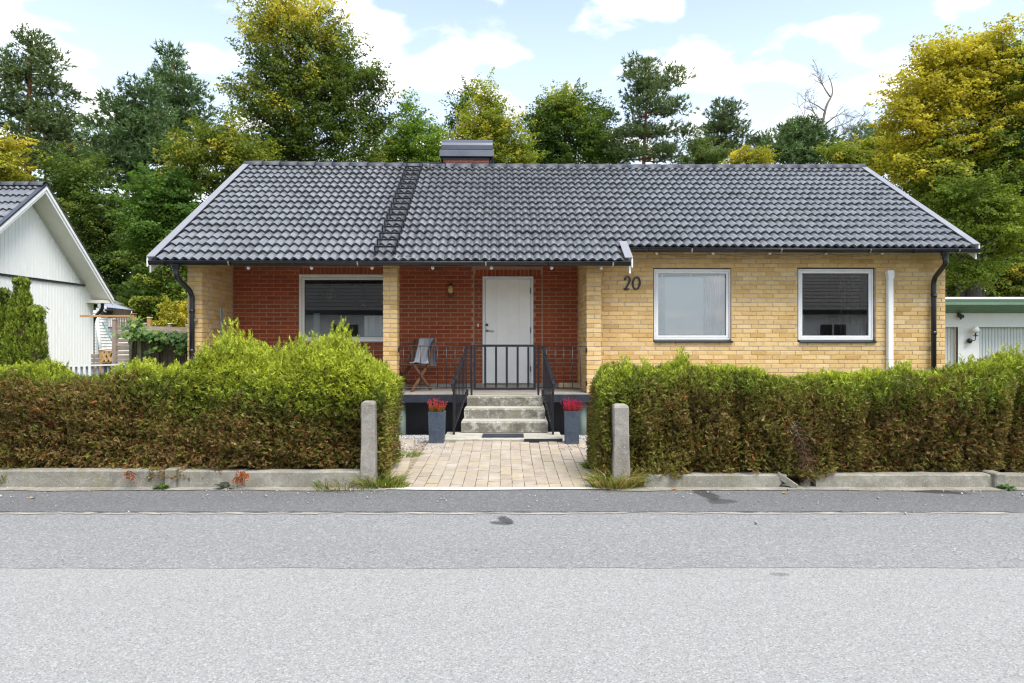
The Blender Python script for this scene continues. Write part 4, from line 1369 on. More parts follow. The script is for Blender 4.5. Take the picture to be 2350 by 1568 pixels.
porch_rail('thin black railing in front of the wooden chair', 915, 1084, 794, 890, [u_of(x) for x in (163, 218, 272, 327, 381, 436, 491, 545, 590)], 'a')
porch_rail('thin black railing between gate and right brick pier', 1234, 1346, 794.5, 890, [u_of(x) for x in (1072, 1127, 1182, 1237, 1290)], 'b')
porch_rail('thin black railing behind the hedge under the big window', 470, 877, 794, 890, [490 + 20.4 * i for i in range(19)], 'a')

# gate at the head of the steps
GY = 10.36
gx0, gx1 = gx(1086.5, GY), gx(1229.5, GY)
gzt, gzb = gz(790.8, GY), gz(894.8, GY)
gate = thing('gate', 'black metal gate with wide bars in front of the white door', 'gate', ((gx0 + gx1) / 2, GY, FLOOR_Z))
part('frame', ring(gx0, gx1, gzb, gzt, GY - .018, GY + .018, .038, .003), M['black_metal'], gate, world=gate)
for x in (683, 752, 820, 889, 957):
    xx = gx(u_of(x), GY)
    part('bar', MB().box(xx - .017, xx + .017, GY - .010, GY + .010, gzb + .039, gzt - .039), M['black_metal'], gate, world=gate)
part('latch', MB().box(gx1 + .002, gx1 + .03, GY - .02, GY + .02, 1.03, 1.08, .003), M['black_metal'], gate, world=gate)
# handrails down both sides of the steps
def handrail(label, xt, xb, side):
    yt, yb = 10.32, 9.22
    A, B = Vector((xt, yt, gz(794.5, yt))), Vector((xb, yb, gz(873.5, yb)))
    Cc, D = Vector((xt, yt, gz(895, yt))), Vector((xb, yb, gz(983, yb)))
    t = thing('handrail', label, 'handrail', ((xt + xb) / 2, (yt + yb) / 2, .3), 0, 'black handrails of the steps')
    P = lambda n, m, mat=M['black_metal']: part(n, m, mat, t, world=t)
    m = MB().bar(A, B, .042, .014).bar(A + Vector((side * .006, .015, 0)), A + Vector((-side * .09, .03, .005)), .042, .014)
    E = B + Vector((side * .012, -.12, -.055))
    m.bar(B, E, .042, .014).bar(E, E + Vector((-side * .022, .03, -.10)), .042, .014)
    P('top_rail', m)
    P('lower_rail', MB().bar(Cc, D, .034, .012))
    P('post', MB().bar((xb, yb + .01, .138), B + Vector((0, .01, -.01)), .030, .030, up=(0, 1, 0)))
    P('post', MB().bar((xt - side * .06, yt + .05, FLOOR_Z), (xt - side * .06, yt + .05, A.z), .032, .032, up=(0, 1, 0)))
    P('foot', MB().bar((xt, yt - .02, FLOOR_Z - .02), Cc + Vector((0, -.02, 0)), .028, .028, up=(0, 1, 0)))
    for i in range(1, 10):
        k = i / 10
        P('baluster', MB().bar(Cc.lerp(D, k), A.lerp(B, k), .013, .013, up=(0, 1, 0)))
handrail('black handrail with flat rail down the left side of the steps', gx(1073, 10.32), gx(1041.5, 9.22), -1)
handrail('black handrail with flat rail down the right side of the steps', gx(1244.5, 10.32), gx(1269, 9.22), 1)

# planters with heather
def planter(label, u0, u1, vt, Yp, cols, seed):
    a, b = gx(u0, Yp), gx(u1, Yp); xc = (a + b) / 2; w = (b - a)
    z0 = path_z(Yp) + .004; h = gz(vt, Yp) - z0
    yc = Yp + w / 2
    t = thing('planter', label, 'planter', (xc, yc, z0), R(random.uniform(-2, 2)), 'slate planters with heather by the steps')
    wb = w * .90
    m = MB(); o = []
    for (r, z) in ((wb / 2, 0), (w / 2, h), (w / 2 - .016, h), (w / 2 - .02, h - .03)):
        m.v += [(-r, -r, z), (r, -r, z), (r, r, z), (-r, r, z)]
    for i in range(3):
        for k in range(4): m.f.append((4 * i + k, 4 * i + (k + 1) % 4, 4 * i + 4 + (k + 1) % 4, 4 * i + 4 + k)); m.sm.append(False)
    m.f += [(3, 2, 1, 0), (12, 13, 14, 15)]; m.sm += [False] * 2
    g = M.get('slate') or slate()
    part('pot', m, g, t)
    part('soil', MB().box(-w / 2 + .02, w / 2 - .02, -w / 2 + .02, w / 2 - .02, h - .035, h - .022), M['soil'], t)
    r = np.random.default_rng(seed)
    n = 120
    ang = r.uniform(0, 6.28, n); rad = np.sqrt(r.uniform(0, 1, n)) * w * .42
    base = np.stack([rad * np.cos(ang), rad * np.sin(ang), np.full(n, h - .03)], 1)
    d = unit(np.stack([np.cos(ang) * rad / w * .8 + r.normal(0, .13, n), np.sin(ang) * rad / w * .8 + r.normal(0, .13, n), np.ones(n)], 1))
    H = r.uniform(.10, .25, n) * (1 - .25 * rad / (w * .42))
    Ps, As, Bs, Ls, Ws, Ts = [], [], [], [], [], []
    for k in range(16):
        f = (k + .5) / 16
        p = base + d * (H * f)[:, None]
        ax = unit(d * .8 + r.normal(0, .5, (n, 3)))
        side = unit(np.cross(ax, r.normal(size=(n, 3))))
        Ps.append(p); As.append(ax); Bs.append(side)
        Ls.append(r.uniform(.016, .028, n) * (1.15 - .5 * f)); Ws.append(r.uniform(.003, .006, n))
        lo, hi = np.array(cols[0]), np.array(cols[1])
        mixv = np.clip((f - .50) * 3.0 + r.normal(0, .25, n), 0, 1)[:, None]
        Ts.append(lo * (1 - mixv) + hi * mixv)
    V, F = leaves_geo(np.concatenate(Ps), np.concatenate(As), np.concatenate(Bs), np.concatenate(Ls), np.concatenate(Ws))
    put('heather', fast_mesh('heather', V, F, M['leaf'], np.concatenate(Ts)), t)
def slate():
    g = NT('slate_pot')
    v = g.coord()
    f = g.noise(v, 7, 8, .65, .5)
    c = g.mix(g.rng(f, .3, .7), (.028, .040, .062), (.075, .098, .135))
    c = g.mix(g.rng(g.noise(g.coord((2, 2, 9)), 3, 6, .6), .55, .75, 0, .35), c, (.17, .20, .24))
    g.base(c); g.set(Roughness=.6, Specular_IOR_Level=.35); g.bump(f, .2, .01)
    M['slate'] = g.m
    return g.m
planter('dark slate planter with orange-red heather left of the steps', 982.5, 1019.5, 946, 8.72, [(.20, .13, .025), (.50, .035, .07)], 3)
planter('dark slate planter with crimson heather right of the steps', 1296.5, 1331, 944, 8.66, [(.30, .05, .05), (.45, .012, .085)], 4)

# wooden folding chair with a blanket, on the porch
def chair():
    cx, cyy = gx(948, 11.45), 11.42
    t = thing('folding_chair', 'slatted wooden folding chair standing on the porch by the brick pier', 'chair', (cx, cyy, FLOOR_Z), R(-34))
    W2 = .23
    P = lambda n, m: part(n, m, M['wood_chair'], t)
    # chair faces local -y
    for s in (-1, 1):
        P('leg', MB().bar((s * W2, .22, 0), (s * (W2 - .01), -.20, .44), .024, .045))
        P('leg', MB().bar((s * (W2 - .03), -.25, 0), (s * (W2 - .03), .16, .44), .024, .045))
        P('back_rail', MB().bar((s * W2, .12, .40), (s * W2, .30, .88), .026, .045))
    P('stretcher', MB().bar((-W2, -.15, .10), (W2, -.15, .10), .018, .03))
    P('stretcher', MB().bar((-W2, .13, .10), (W2, .13, .10), .018, .03))
    for i in range(6):
        y = -.22 + i * .075
        P('seat_slat', MB().box(-W2 - .01, W2 + .01, y, y + .06, .445, .462, .003))
    for i in range(5):
        x = -.17 + i * .085
        P('back_slat', MB().bar((x, .142, .48), (x, .285, .86), .045, .012, up=(0, 1, -.3)))
    P('back_top', MB().bar((-W2 - .012, .292, .87), (W2 + .012, .292, .87), .022, .05))
    # blanket: down the front of the backrest onto the seat, and over the top
    g = NT('striped_blanket')
    uv = g.coord()
    sx = g.n('ShaderNodeSeparateXYZ'); g.l(uv, sx.inputs[0])
    c = g.ramp(g.rng(sx.outputs['X'], -.13, .27), [(0, (.66, .68, .70)), (.38, (.60, .63, .67)), (.44, (.52, .46, .42)), (.66, (.54, .48, .44)), (.70, (.26, .31, .44)), (.84, (.30, .38, .52)), (.88, (.74, .74, .74)), (1, (.72, .72, .72))])
    c = g.mix(g.rng(g.noise(uv, 60, 4), .4, .7, 0, .25), c, (.22, .24, .30))
    g.base(c); g.set(Roughness=.95, Specular_IOR_Level=.1); g.bump(g.noise(g.coord((40, 90, 90)), 3, 3), .4, .004)
    line = [(-.10, .482), (.04, .478), (.12, .485), (.155, .56), (.20, .68), (.25, .80), (.272, .895), (.305, .915), (.335, .88), (.355, .74), (.36, .58), (.365, .42)]
    m = MB(); nx = 14
    for j, (y, z) in enumerate(line):
        for i in range(nx + 1):
            tt = i / nx
            wdt = .30 + .04 * math.sin(j * 1.1)
            x = -.08 + tt * wdt + .012 * math.sin(j * .9 + tt * 5)
            fold = .013 * math.sin(tt * 13 + j * .35) + .008 * math.sin(tt * 29 + j)
            m.v.append((x, y - abs(fold) * (1 if j < 7 else -1), z + (.01 * math.sin(tt * 9 + j) if j < 3 else 0) + .006))
    for j in range(len(line) - 1):
        for i in range(nx):
            a = j * (nx + 1) + i; m.f.append((a, a + 1, a + nx + 2, a + nx + 1)); m.sm.append(True)
    off = len(m.v)
    m.v += [(x, y + (.008 if k // (nx + 1) < 7 else -.008), z - .008) for k, (x, y, z) in enumerate(m.v)]
    m.f += [tuple(off + q for q in f[::-1]) for f in m.f[:]]; m.sm += [True] * (len(m.f) - len(m.sm))
    me = m.mesh('blanket', g.m)
    b = put('blanket', me, None, (cx, cyy, FLOOR_Z), (0, 0, R(-34)))
    tag(b, 'grey and blue striped blanket draped over the wooden chair', 'blanket')
chair()
# ------------------------------------------------------------------ white house on the left
WX, WO = -12.0, -11.5            # gable wall, outer edge of the roof overhang
AY, AZ = 16.12, 5.31             # ridge
BY, BZ = 18.85, 2.70             # rear eave
FY, FZ = 13.2, 2.78              # front eave
wh = thing('house', 'white boarded house with dark tiled roof at the left edge', 'house', (WX, AY, 0))
P = lambda n, m, mat, par=wh, **k: part(n, m, mat, par, world=wh, **k)
def wroof(y):
    return AZ + (BZ - AZ) * (y - AY) / (BY - AY) if y > AY else AZ + (FZ - AZ) * (AY - y) / (AY - FY)
body = P('wall', MB().box(-24, WX - .03, 13.7, 18.66, -.1, 2.75), M['white_board'])
gw = P('gable', MB().prism([(13.7, 2.751), (18.66, 2.751), (AY, wroof(AY) - .2)], 'x', -12.3, WX - .03), M['white_board'])
band = 3.03
pitch = .112
nb = int((18.69 - 14.3) / pitch)
lo_m = MB().box(WX - .028, WX - .006, 0, pitch - .012, .0, 1.0).box(WX - .006, WX + .008, .004, .036, 0, 1.0)
for i in range(nb + 1):
    y = 18.69 - (i + 1) * pitch
    m = MB().box(WX - .028, WX - .004, y, y + pitch - .010, .25, band - .05, .003).box(WX - .003, WX + .004, y - .014, y + .008, .25, band - .05)
    P('board', m, M['white_board'], body)
    zt = min(wroof(y), wroof(y + pitch)) - .24
    if zt > band + .06:
        m = MB().box(WX - .006, WX + .018, y, y + pitch - .010, band + .02, zt, .003).box(WX + .019, WX + .026, y - .014, y + .008, band + .02, zt)
        P('board', m, M['white_board'], gw)
P('band_flashing', MB().box(WX - .02, WX + .050, 14.0, 18.70, band - .018, band + .012), M['black_metal'])
P('corner_board', MB().box(WX - .05, WX + .012, 18.691, 18.72, .2, band - .05), M['white_board'])
def slab(y0, y1, dz, th, x0, x1):
    return MB().prism([(y0, wroof(y0) + dz), (y1, wroof(y1) + dz), (y1, wroof(y1) + dz - th), (y0, wroof(y0) + dz - th)], 'x', x0, x1)
wr = P('roof', slab(AY, BY, -.05, .06, -24, WO - .02), M['tile'])
P('front_slope', slab(FY, AY - .001, -.06, .06, -24, WO - .02), M['tile'], wr)
P('soffit', slab(AY, BY - .02, -.16, .02, WX - .2, WO - .03), M['cream_paint'], wr)
P('soffit', slab(FY, AY - .001, -.16, .02, WX - .2, WO - .03), M['cream_paint'], wr)
for (a, b) in ((AY, BY), (FY, AY - .001)):
    P('bargeboard', slab(a, b, -.045, .15, WO - .025, WO), M['white_paint'], wr)
    P('bargeboard', slab(a, b, -.012, .10, WO + .001, WO + .024), M['white_paint'], wr)
    P('verge_strip', slab(a, b, .022, .033, WO - .09, WO + .035), M['black_metal'], wr)
    P('verge_flashing', slab(a, b, .036, .012, WO - .075, WO + .03), M['cap_metal'] if a == FY else M['flashing'], wr)
P('boxed_eave', MB().box(WX - .1, WO - .03, BY - .42, BY - .02, BZ - .16, BZ - .08), M['cream_paint'], wr)
wth = math.atan((AZ - FZ) / (AY - FY)); wg = .335
wt = tile_mb(9)
wtm = MB(); wtm.v = [(x * 1.03, y * wg / GAUGE, z) for x, y, z in wt.v]; wtm.f = wt.f; wtm.sm = wt.sm
wte = wtm.mesh('roof_tile', M['tile'], recalc=False)
for r_ in range(12):
    s = r_ * wg
    y = FY + s * math.cos(wth)
    if y > AY - .1: break
    for c in range(9):
        x = WO - .10 - (c + .5) * .295
        put('roof_tile', wte, wr, (x - WX, y - AY, wroof(y) - .055), (wth, 0, 0))
for i in range(8):
    x = WO + .02 - i * .36
    put('ridge_tile', rme, wr, (x - WX, 0, AZ - .04), (0, R(-1.5), math.pi), (1, 1, 1))
P('downpipe', MB().tube(smooth_path([(WX + .25, BY - .1, BZ - .13), (WX + .25, BY - .1, BZ - .32), (WX - .05, BY - .06, BZ - .62), (WX - .05, BY - .06, .2)], 5), .045, 10), M['black_metal'])

# ------------------------------------------------------------------ shed behind it
sh = thing('shed', 'small white planked shed with grey corrugated roof behind the white house', 'shed', (-13.5, 21.5, 0))
P = lambda n, m, mat, par=sh, **k: part(n, m, mat, par, world=sh, **k)
def pt(u, v, Y): return Vector((gx(u, Y), Y, gz(v, Y)))
A, B, Cc, D = pt(226.6, 694, 21.4), pt(261, 689, 24.5), pt(322, 714, 23), pt(244.5, 706, 19.9)
A2 = A + (A - B) * .0
m = MB(); nn = 22
for i in range(nn * 2 + 1):
    t = i / (nn * 2)
    h = Vector((0, 0, .018 if i % 2 else -.005))
    m.v += [tuple(A.lerp(B, t) + h), tuple(D.lerp(Cc, t) + h)]
for i in range(nn * 2):
    a = 2 * i; m.f.append((a, a + 1, a + 3, a + 2)); m.sm.append(False)
m2 = len(m.v); m.v += [(x, y, z - .04) for x, y, z in m.v]; m.f += [tuple(m2 + k for k in f[::-1]) for f in m.f[:]]; m.sm = [False] * len(m.f)
rf = P('roof', m, M['corrugated'])
P('bargeboard', MB().bar(A - Vector((.02, 0, .07)), D - Vector((.02, 0, .07)), .03, .15), M['white_paint'], rf)
P('gutter', MB().tube([D + Vector((0, -.05, -.08)), Cc + Vector((.05, -.03, -.07))], .03, 10), M['black_metal'], rf)
sw0, sw1 = gx(205, 20.4), gx(299, 20.4)
P('wall', MB().box(sw0 - 1, sw1, 20.45, 20.5, 0, 2.4), M['white_board'])
nb = 20
for i in range(nb):
    z = .55 + i * .094
    P('plank', MB().prism([(20.45, z), (20.425, z), (20.44, z + .088), (20.45, z + .088)], 'x', sw0 - 1, sw1), M['white_board'])
P('corner_board', MB().box(gx(221, 20.4), gx(227, 20.4), 20.39, 20.42, 0, 2.5), M['ribbed_metal'])
P('eave_shade', MB().box(gx(230, 20.4), gx(300, 20.4), 20.40, 20.42, gz(727, 20.4), gz(712, 20.4)), M['wood_dark'])  # dark sheet on the planks, painting in the shade below the eave
# a wooden ladder hung on the shed wall, poles leaning against it
lx0, lx1 = gx(247, 20.3), gx(299, 20.3)
lt = thing('ladder', 'pale wooden ladder hanging sideways on the shed wall', 'ladder', ((lx0 + lx1) / 2, 20.3, gz(740, 20.3)))
for v in (728.6, 752): part('rail', MB().bar((lx0, 20.33, gz(v, 20.3)), (lx1, 20.33, gz(v + (0 if v > 740 else .5), 20.3)), .03, .05), M['wood_grey'], lt, world=lt)
for i in range(9):
    x = lx0 + (lx1 - lx0) * (i + .3) / 9
    part('rung', MB().bar((x, 20.33, gz(728.6, 20.3)), (x + .01, 20.33, gz(752, 20.3)), .04, .03, up=(0, 1, 0)), M['white_board'] if i < 3 else M['wood_grey'], lt, world=lt)
a, b = pt(222, 728, 20.0), pt(231, 818, 19.6)
solo('pole', MB().tube([a, b], .045, 8), M['ribbed_metal'], 'grey pipe leaning at the corner of the shed', 'pipe', b)
a, b = pt(236, 742, 20.2), pt(262, 790, 19.7)
solo('pole', MB().tube([a, b], .025, 8), plain('teal_pole', (.12, .22, .24), .5), 'thin blue-green pole leaning across the shed wall', 'pole', b)

# ------------------------------------------------------------------ wooden fences between the houses
def boxpx(m, u0, u1, v0, v1, Y, th, zb=None, ch=.004):
    m.box(gx(u0, Y), gx(u1, Y), Y, Y + th, gz(v1, Y) if zb is None else zb, gz(v0, Y), ch); return m
pg = thing('pergola', 'orange-brown wooden beam on a post, top of the pergola', 'pergola', (gx(303, 13), 13, 0))
P = lambda n, m, mat, par: part(n, m, mat, par, world=par)
P('post', boxpx(MB(), 298.7, 307.6, 720, 840, 13.0, .09, 0), M['wood_orange'], pg)
P('post_cap', boxpx(MB(), 298.2, 308.1, 719, 720.6, 12.98, .11), M['wood_greyh'], pg)
P('beam', MB().box(gx(183.5, 13.03), gx(298.6, 13.03), 13.02, 13.06, gz(728, 13), gz(723.3, 13), .003), M['wood_orange'], pg)
sf = thing('slat_fence', 'weathered fence panel of horizontal slats with a tall capped post', 'fence', (gx(280, 12.8), 12.8, 0))
P('post', boxpx(MB(), 256.6, 265, 734, 850, 12.8, .08, 0), M['wood_grey'], sf)
P('post_cap', boxpx(MB(), 256.1, 265.5, 732.6, 734, 12.79, .09), M['wood_greyh'], sf)
P('post', boxpx(MB(), 296, 304, 752, 850, 12.86, .07, 0), M['wood_grey'], sf)
for i in range(11):
    v = 749.6 + i * 9.35
    P('slat', boxpx(MB(), 265.4, 297, v, v + (8.3 if i < 2 else 8.0), 12.83, .022), M['wood_greyh'], sf)
lf = thing('low_fence', 'low grey plank fence beside the white house wall', 'fence', (gx(222, 13.4), 13.4, 0))
P('post', boxpx(MB(), 227.2, 234.6, 803.5, 870, 13.4, .09, 0), M['wood_orange'], lf)
P('post_cap', boxpx(MB(), 226.8, 235, 802, 803.6, 13.39, .10), M['white_paint'], lf)
for i in range(5):
    v = 813 + i * 10.2
    P('plank', boxpx(MB(), 209, 227, v, v + 8.8, 13.43, .025), M['wood_grey'], lf)
lt = thing('lattice_screen', 'golden wooden screen with diamond lattice between two fence posts', 'screen', (gx(246, 13.2), 13.2, 0))
Yl = 13.2
for v0, v1 in ((804.5, 807.5), (831, 834.5)): P('frame', boxpx(MB(), 235.2, 256.4, v0, v1, Yl, .04), M['wood_orange'], lt)
for (a, b, c, d) in ((235.5, 808, 246, 830), (246, 808, 235.5, 830), (246, 808, 256.3, 830), (256.3, 808, 246, 830)):
    P('lath', MB().bar(pt(a, b, Yl + .012), pt(c, d, Yl + .012 + .01 * (a > c)), .04, .055, up=(0, 1, 0)), plain('pine_lath', (.50, .33, .15), .7, .2, 6), lt)
P('backing', boxpx(MB(), 235.5, 256, 807, 850, Yl + .08, .01, .2), M['wood_dark'], lt)
bf = thing('board_fence', 'dark mossy fence of upright boards under the vine', 'fence', (gx(360, 12.6), 12.6, 0))
u = 296.0; i = 0
for i in range(14):
    w = (9.6, 8.2, 10.2, 10.6, 10.8, 8.6)[i % 6] - .8
    P('board', boxpx(MB(), u, u + w, 773 + (i % 3) * .8, 860, 12.6 + .018 * (i % 2), .022, 0), M['wood_dark'] if i not in (0, 2) else plain('mossy_board', (.20, .185, .10), .9, .3, 6, .4), bf)
    u += w + 1.1
P('rail', boxpx(MB(), 295, 432, 780, 787, 12.645, .05), M['wood_dark'], bf)
P('rail', boxpx(MB(), 295, 432, 772, 774, 12.58, .06), M['wood_greyh'], bf)
tf = thing('rail_fence', 'grey timber fence with small capped posts behind the vine', 'fence', (gx(385, 14.5), 14.5, 0))
for (u0, u1, v) in ((337, 344.8, 729.5), (384.6, 391, 743.5), (425, 431, 747), (329, 335, 743)):
    P('post', boxpx(MB(), u0, u1, v, 860, 14.5, .08, 0), M['wood_orange'] if u0 < 345 else M['wood_grey'], tf)
    P('post_cap', boxpx(MB(), u0 - .4, u1 + .4, v - 1.5, v, 14.49, .1), M['white_paint'], tf)
P('beam', MB().prism([(gx(334, 14.5), gz(748.5, 14.5)), (gx(437, 14.5), gz(752, 14.5)), (gx(437, 14.5), gz(764.5, 14.5)), (gx(334, 14.5), gz(762, 14.5))], 'y', 14.45, 14.5), M['wood_greyh'], tf)
for i in range(9):
    P('board', boxpx(MB(), 330 + i * 12, 341 + i * 12, 764 + i * .3, 860, 14.52, .022, 0), M['wood_dark'], tf)
rl_ = thing('low_railing', 'grey railing with flat balusters in front of the white wall', 'railing', (gx(200, 11), 11, 0))
P('top_rail', MB().bar(pt(108, 842, 10.9), pt(292, 836.5, 11.2), .05, .025), M['ribbed_metal'], rl_)
for i in range(15):
    u = 114 + i * 12.2
    yy = 10.92 + .3 * (u - 108) / 184
    P('baluster', MB().bar(pt(u, 842.5 - 5.5 * (u - 108) / 184, yy), (gx(u + .8, yy), yy, .3), .028, .018, up=(0, 1, 0)), M['corrugated'], rl_)
P('bottom_rail', MB().bar((gx(108, 10.9), 10.92, .32), (gx(292, 11.2), 11.22, .32), .05, .025), M['ribbed_metal'], rl_)

# ------------------------------------------------------------------ garage on the right
ga = thing('garage', 'low white garage with green fascia right of the house', 'garage', (12.5, 16, 0))
P = lambda n, m, mat, par=ga, **k: part(n, m, mat, par, world=ga, **k)
GYf, GYw = 15.4, 16.0
XA, XB = 8.6, 17.5
ztop = gz(684, GYf)
P('roof', MB().box(XA, XB, GYf - .02, 22, ztop - .03, ztop + .02), M['white_paint'])
zf = [gz(v, GYf) for v in (686.2, 693, 700.3)]
for a, b in zip(zf, zf[1:]): P('fascia_board', MB().box(XA, XB, GYf, GYf + .025, b + .004, a - .004, .003), M['green_fascia'])
z1, z2 = gz(700.3, GYf), gz(719.5, GYw)
for i in range(3):
    a, b = i / 3, (i + 1) / 3 - .02
    ya, yb = GYf + .03 + (GYw - GYf - .03) * a, GYf + .03 + (GYw - GYf - .03) * b
    za, zb2 = z1 + (z2 - z1) * a, z1 + (z2 - z1) * b
    P('soffit_board', MB().prism([(ya, za), (yb, zb2), (yb, zb2 + .02), (ya, za + .02)], 'x', XA, XB), M['green_fascia'])
dL = (gx(2120, GYw), gx(2198, GYw), gz(751, GYw))
dR = (gx(2247.5, GYw), gx(2247.5, GYw) + 2.5, gz(751, GYw))
wl = P('wall', wall_cells(XA, XB, -.1, ztop - .05, [(dL[0], dL[1], -1, dL[2]), (dR[0], dR[1], -1, dR[2])], GYw, GYw + .2), plain('white_render', (.80, .80, .80), .85, .03, 3, .2, 60))
P('side_wall', MB().box(XA, XA + .2, GYw + .201, 21.8, -.1, ztop - .05).box(XB - .2, XB, GYw + .201, 21.8, -.1, ztop - .05).box(XA, XB, 21.801, 22, -.1, ztop - .05), M['white_board'])
rib = .077
for (a, b, zt) in (dL, dR):
    fr = MB()
    fr.box(a - .001 - .14, b + .14, GYw - .012, GYw + .06, zt, zt + .058, .004)
    fr.box(b, b + .13, GYw - .0125, GYw + .06, -.1, zt - .001, .004)
    if a != dR[0]: pass
    d = P('garage_door', fr, M['white_paint'])
    P('door_backing', MB().box(a, b, GYw + .13, GYw + .15, -.1, zt), M['ribbed_metal'], d)
    nn = int((b - a) / rib)
    for i in range(nn):
        x = b - .02 - (i + 1) * rib if a == dL[0] else a + .004 + i * rib
        P('door_rib', MB().prism([(x, GYw + .13), (x + .008, GYw + .112), (x + rib - .016, GYw + .112), (x + rib - .008, GYw + .13)], 'z', -.05, zt - .002), M['ribbed_metal'], d)
# lamp on the garage wall: ball, bracket and upright clear globe
lx, lz_ = gx(2228, GYw - .12), gz(782.7, GYw - .12)
gl = thing('wall_lamp', 'black iron ball bracket lamp on the white garage wall', 'lamp', (lx, GYw, lz_))
P = lambda n, m, mat, par=gl: part(n, m, mat, par, world=par)
P('ball', MB().ball((lx, GYw - .075, lz_), .062, 16), M['black_metal'])
P('arm', MB().tube(smooth_path([(lx + .02, GYw - .10, lz_ + .01), (lx + .095, GYw - .14, lz_ + .01), (lx + .10, GYw - .14, lz_ + .12)], 6), .010, 8), M['black_metal'])
P('dish', MB().lathe((lx + .10, GYw - .14, lz_), [(.0, .10), (.025, .11), (.062, .128), (.062, .136), (.018, .138), (.016, .19), (.0, .19)], 16), M['black_metal'])
g = NT('milk_globe'); g.base((.80, .80, .80)); g.set(Roughness=.15); M['milk_globe'] = g.m
P('globe', MB().ball((lx + .10, GYw - .14, lz_ + .27), .085, 18), M['milk_globe'])
fx, fz = gx(2204.8, GYw - .1), gz(725.5, GYw - .1)
fl = thing('flood_light', 'small black flood light under the garage eaves', 'lamp', (fx, GYw, fz))
P = lambda n, m, mat, par=fl: part(n, m, mat, par, world=par)
P('bracket', MB().box(fx - .02, fx + .02, GYw - .08, GYw - .001, fz - .02, fz + .075, .003), M['black_metal'])
P('head', MB().prism([(GYw - .06, fz + .05), (GYw - .16, fz + .02), (GYw - .15, fz - .05), (GYw - .05, fz - .02)], 'x', fx - .05, fx + .045), M['black_metal'])
P('sensor', MB().lathe((fx + .02, GYw - .07, fz - .05), [(.0, -.035), (.02, -.03), (.024, 0), (.015, .03)], 12), M['black_paint'])

# ------------------------------------------------------------------ house across the street (seen mirrored in the window panes)
M['dark_tile'] = plain('dark_tile', (.035, .034, .036), .7, .3, 6)
def opposite(label, xa, xb, wins):
    oh = thing('house', label, 'house', ((xa + xb) / 2, -13, 0))
    P = lambda n, m, mat, par=oh, **k: part(n, m, mat, par, world=oh, **k)
    bw = P('wall', MB().box(xa, xb, -18, -9.9, -.1, 3.0), M['white_board'])
    for i in range(24): P('plank', MB().prism([(-9.9, .3 + i * .11), (-9.87, .3 + i * .11), (-9.885, .405 + i * .11), (-9.9, .405 + i * .11)], 'x', xa, xb), M['white_board'], bw)
    m = MB()
    nrow = 16
    for i in range(nrow):
        a, b = i / nrow, (i + 1) / nrow
        ya, yb = -9.2 - 4.8 * a, -9.2 - 4.8 * b
        za, zb2 = 3.0 + 3.3 * a, 3.0 + 3.3 * b
        m.prism([(ya, za), (ya, za + .05), (yb, zb2 + .03), (yb, zb2)], 'x', xa - .5, xb + .5)
    orf = P('roof', m, M['dark_tile'])
    P('back_slope', MB().prism([(-14.0, 6.3), (-14.0, 6.2), (-18.8, 2.9), (-18.8, 3.0)], 'x', xa - .5, xb + .5), M['dark_tile'], orf)
    P('fascia', MB().box(xa - .5, xb + .5, -9.24, -9.2, 2.80, 3.0), M['black_paint'], orf)
    P('soffit', MB().box(xa - .5, xb + .5, -9.9, -9.25, 2.84, 2.88), M['wood_dark'], orf)
    for x in wins:
        w = P('window', MB().box(x, x + 1.5, -9.86, -9.82, 1.2, 2.4), M['white_paint'])
        P('pane', MB().box(x + .08, x + .71, -9.815, -9.81, 1.28, 2.32).box(x + .79, x + 1.42, -9.815, -9.81, 1.28, 2.32), M['black_metal'], w)

opposite('white boarded house with dark roof mirrored in the black window', 15.7, 29, (16.4, 18.8, 23.5))
opposite('white boarded house with dark roof mirrored in the porch window', -19, 4.5, (-13, -8.6, -4, 1))
# ------------------------------------------------------------------ foliage generators
def rand_dirs(r, n): return unit(r.normal(size=(n, 3)))
def spray_geo(P, A, B, L, wid, tint, K=4, tip=1.25):
    """flat fern-like sprays (thuja): axis A, side B; 2K side leaflets and a tip each"""
    Pn, An, Bn, Ln, Wn, Tn = [], [], [], [], [], []
    for k in range(K + 1):
        t = k / K * .82
        for s in ((-1, 1) if k < K else (0,)):
            th = .72 * s * (1 - .25 * k / K)
            ax = A * math.cos(th) + B * math.sin(th)
            sd = -A * math.sin(th) + B * math.cos(th)
            ax = unit(ax + np.cross(A, B) * rng.normal(0, .35, (len(P), 1)) + rng.normal(0, .14, (len(P), 3)))
            Pn.append(P + A * (L * t)[:, None]); An.append(ax); Bn.append(sd)
            Ln.append(L * ((.50 - .28 * k / K) if s else .30) * rng.uniform(.8, 1.2, len(P)))
            Wn.append(wid * (1.0 if s else .9))
            Tn.append(tint * (1 + (tip - 1) * k / K) * rng.uniform(.62, 1.38, (len(P), 1)))
    return [np.concatenate(x) for x in (Pn, An, Bn, Ln, Wn, Tn)]
def frame_from(A, r):
    q = rand_dirs(r, len(A))
    B = unit(np.cross(A, q)); return B
def lerp3(a, b, t): return a * (1 - t)[:, None] + b * t[:, None]
GREEN_NEW, GREEN_MID, GREEN_DARK = np.array((.33, .37, .035)), np.array((.15, .20, .024)), np.array((.045, .08, .018))
BRONZE, BROWN, RUST, TAN = np.array((.138, .108, .028)), np.array((.145, .083, .034)), np.array((.28, .080, .020)), np.array((.25, .17, .07))
f1_, f2_, f3_ = Field(2.2, 1), Field(9.0, 2), Field(1.1, 3)
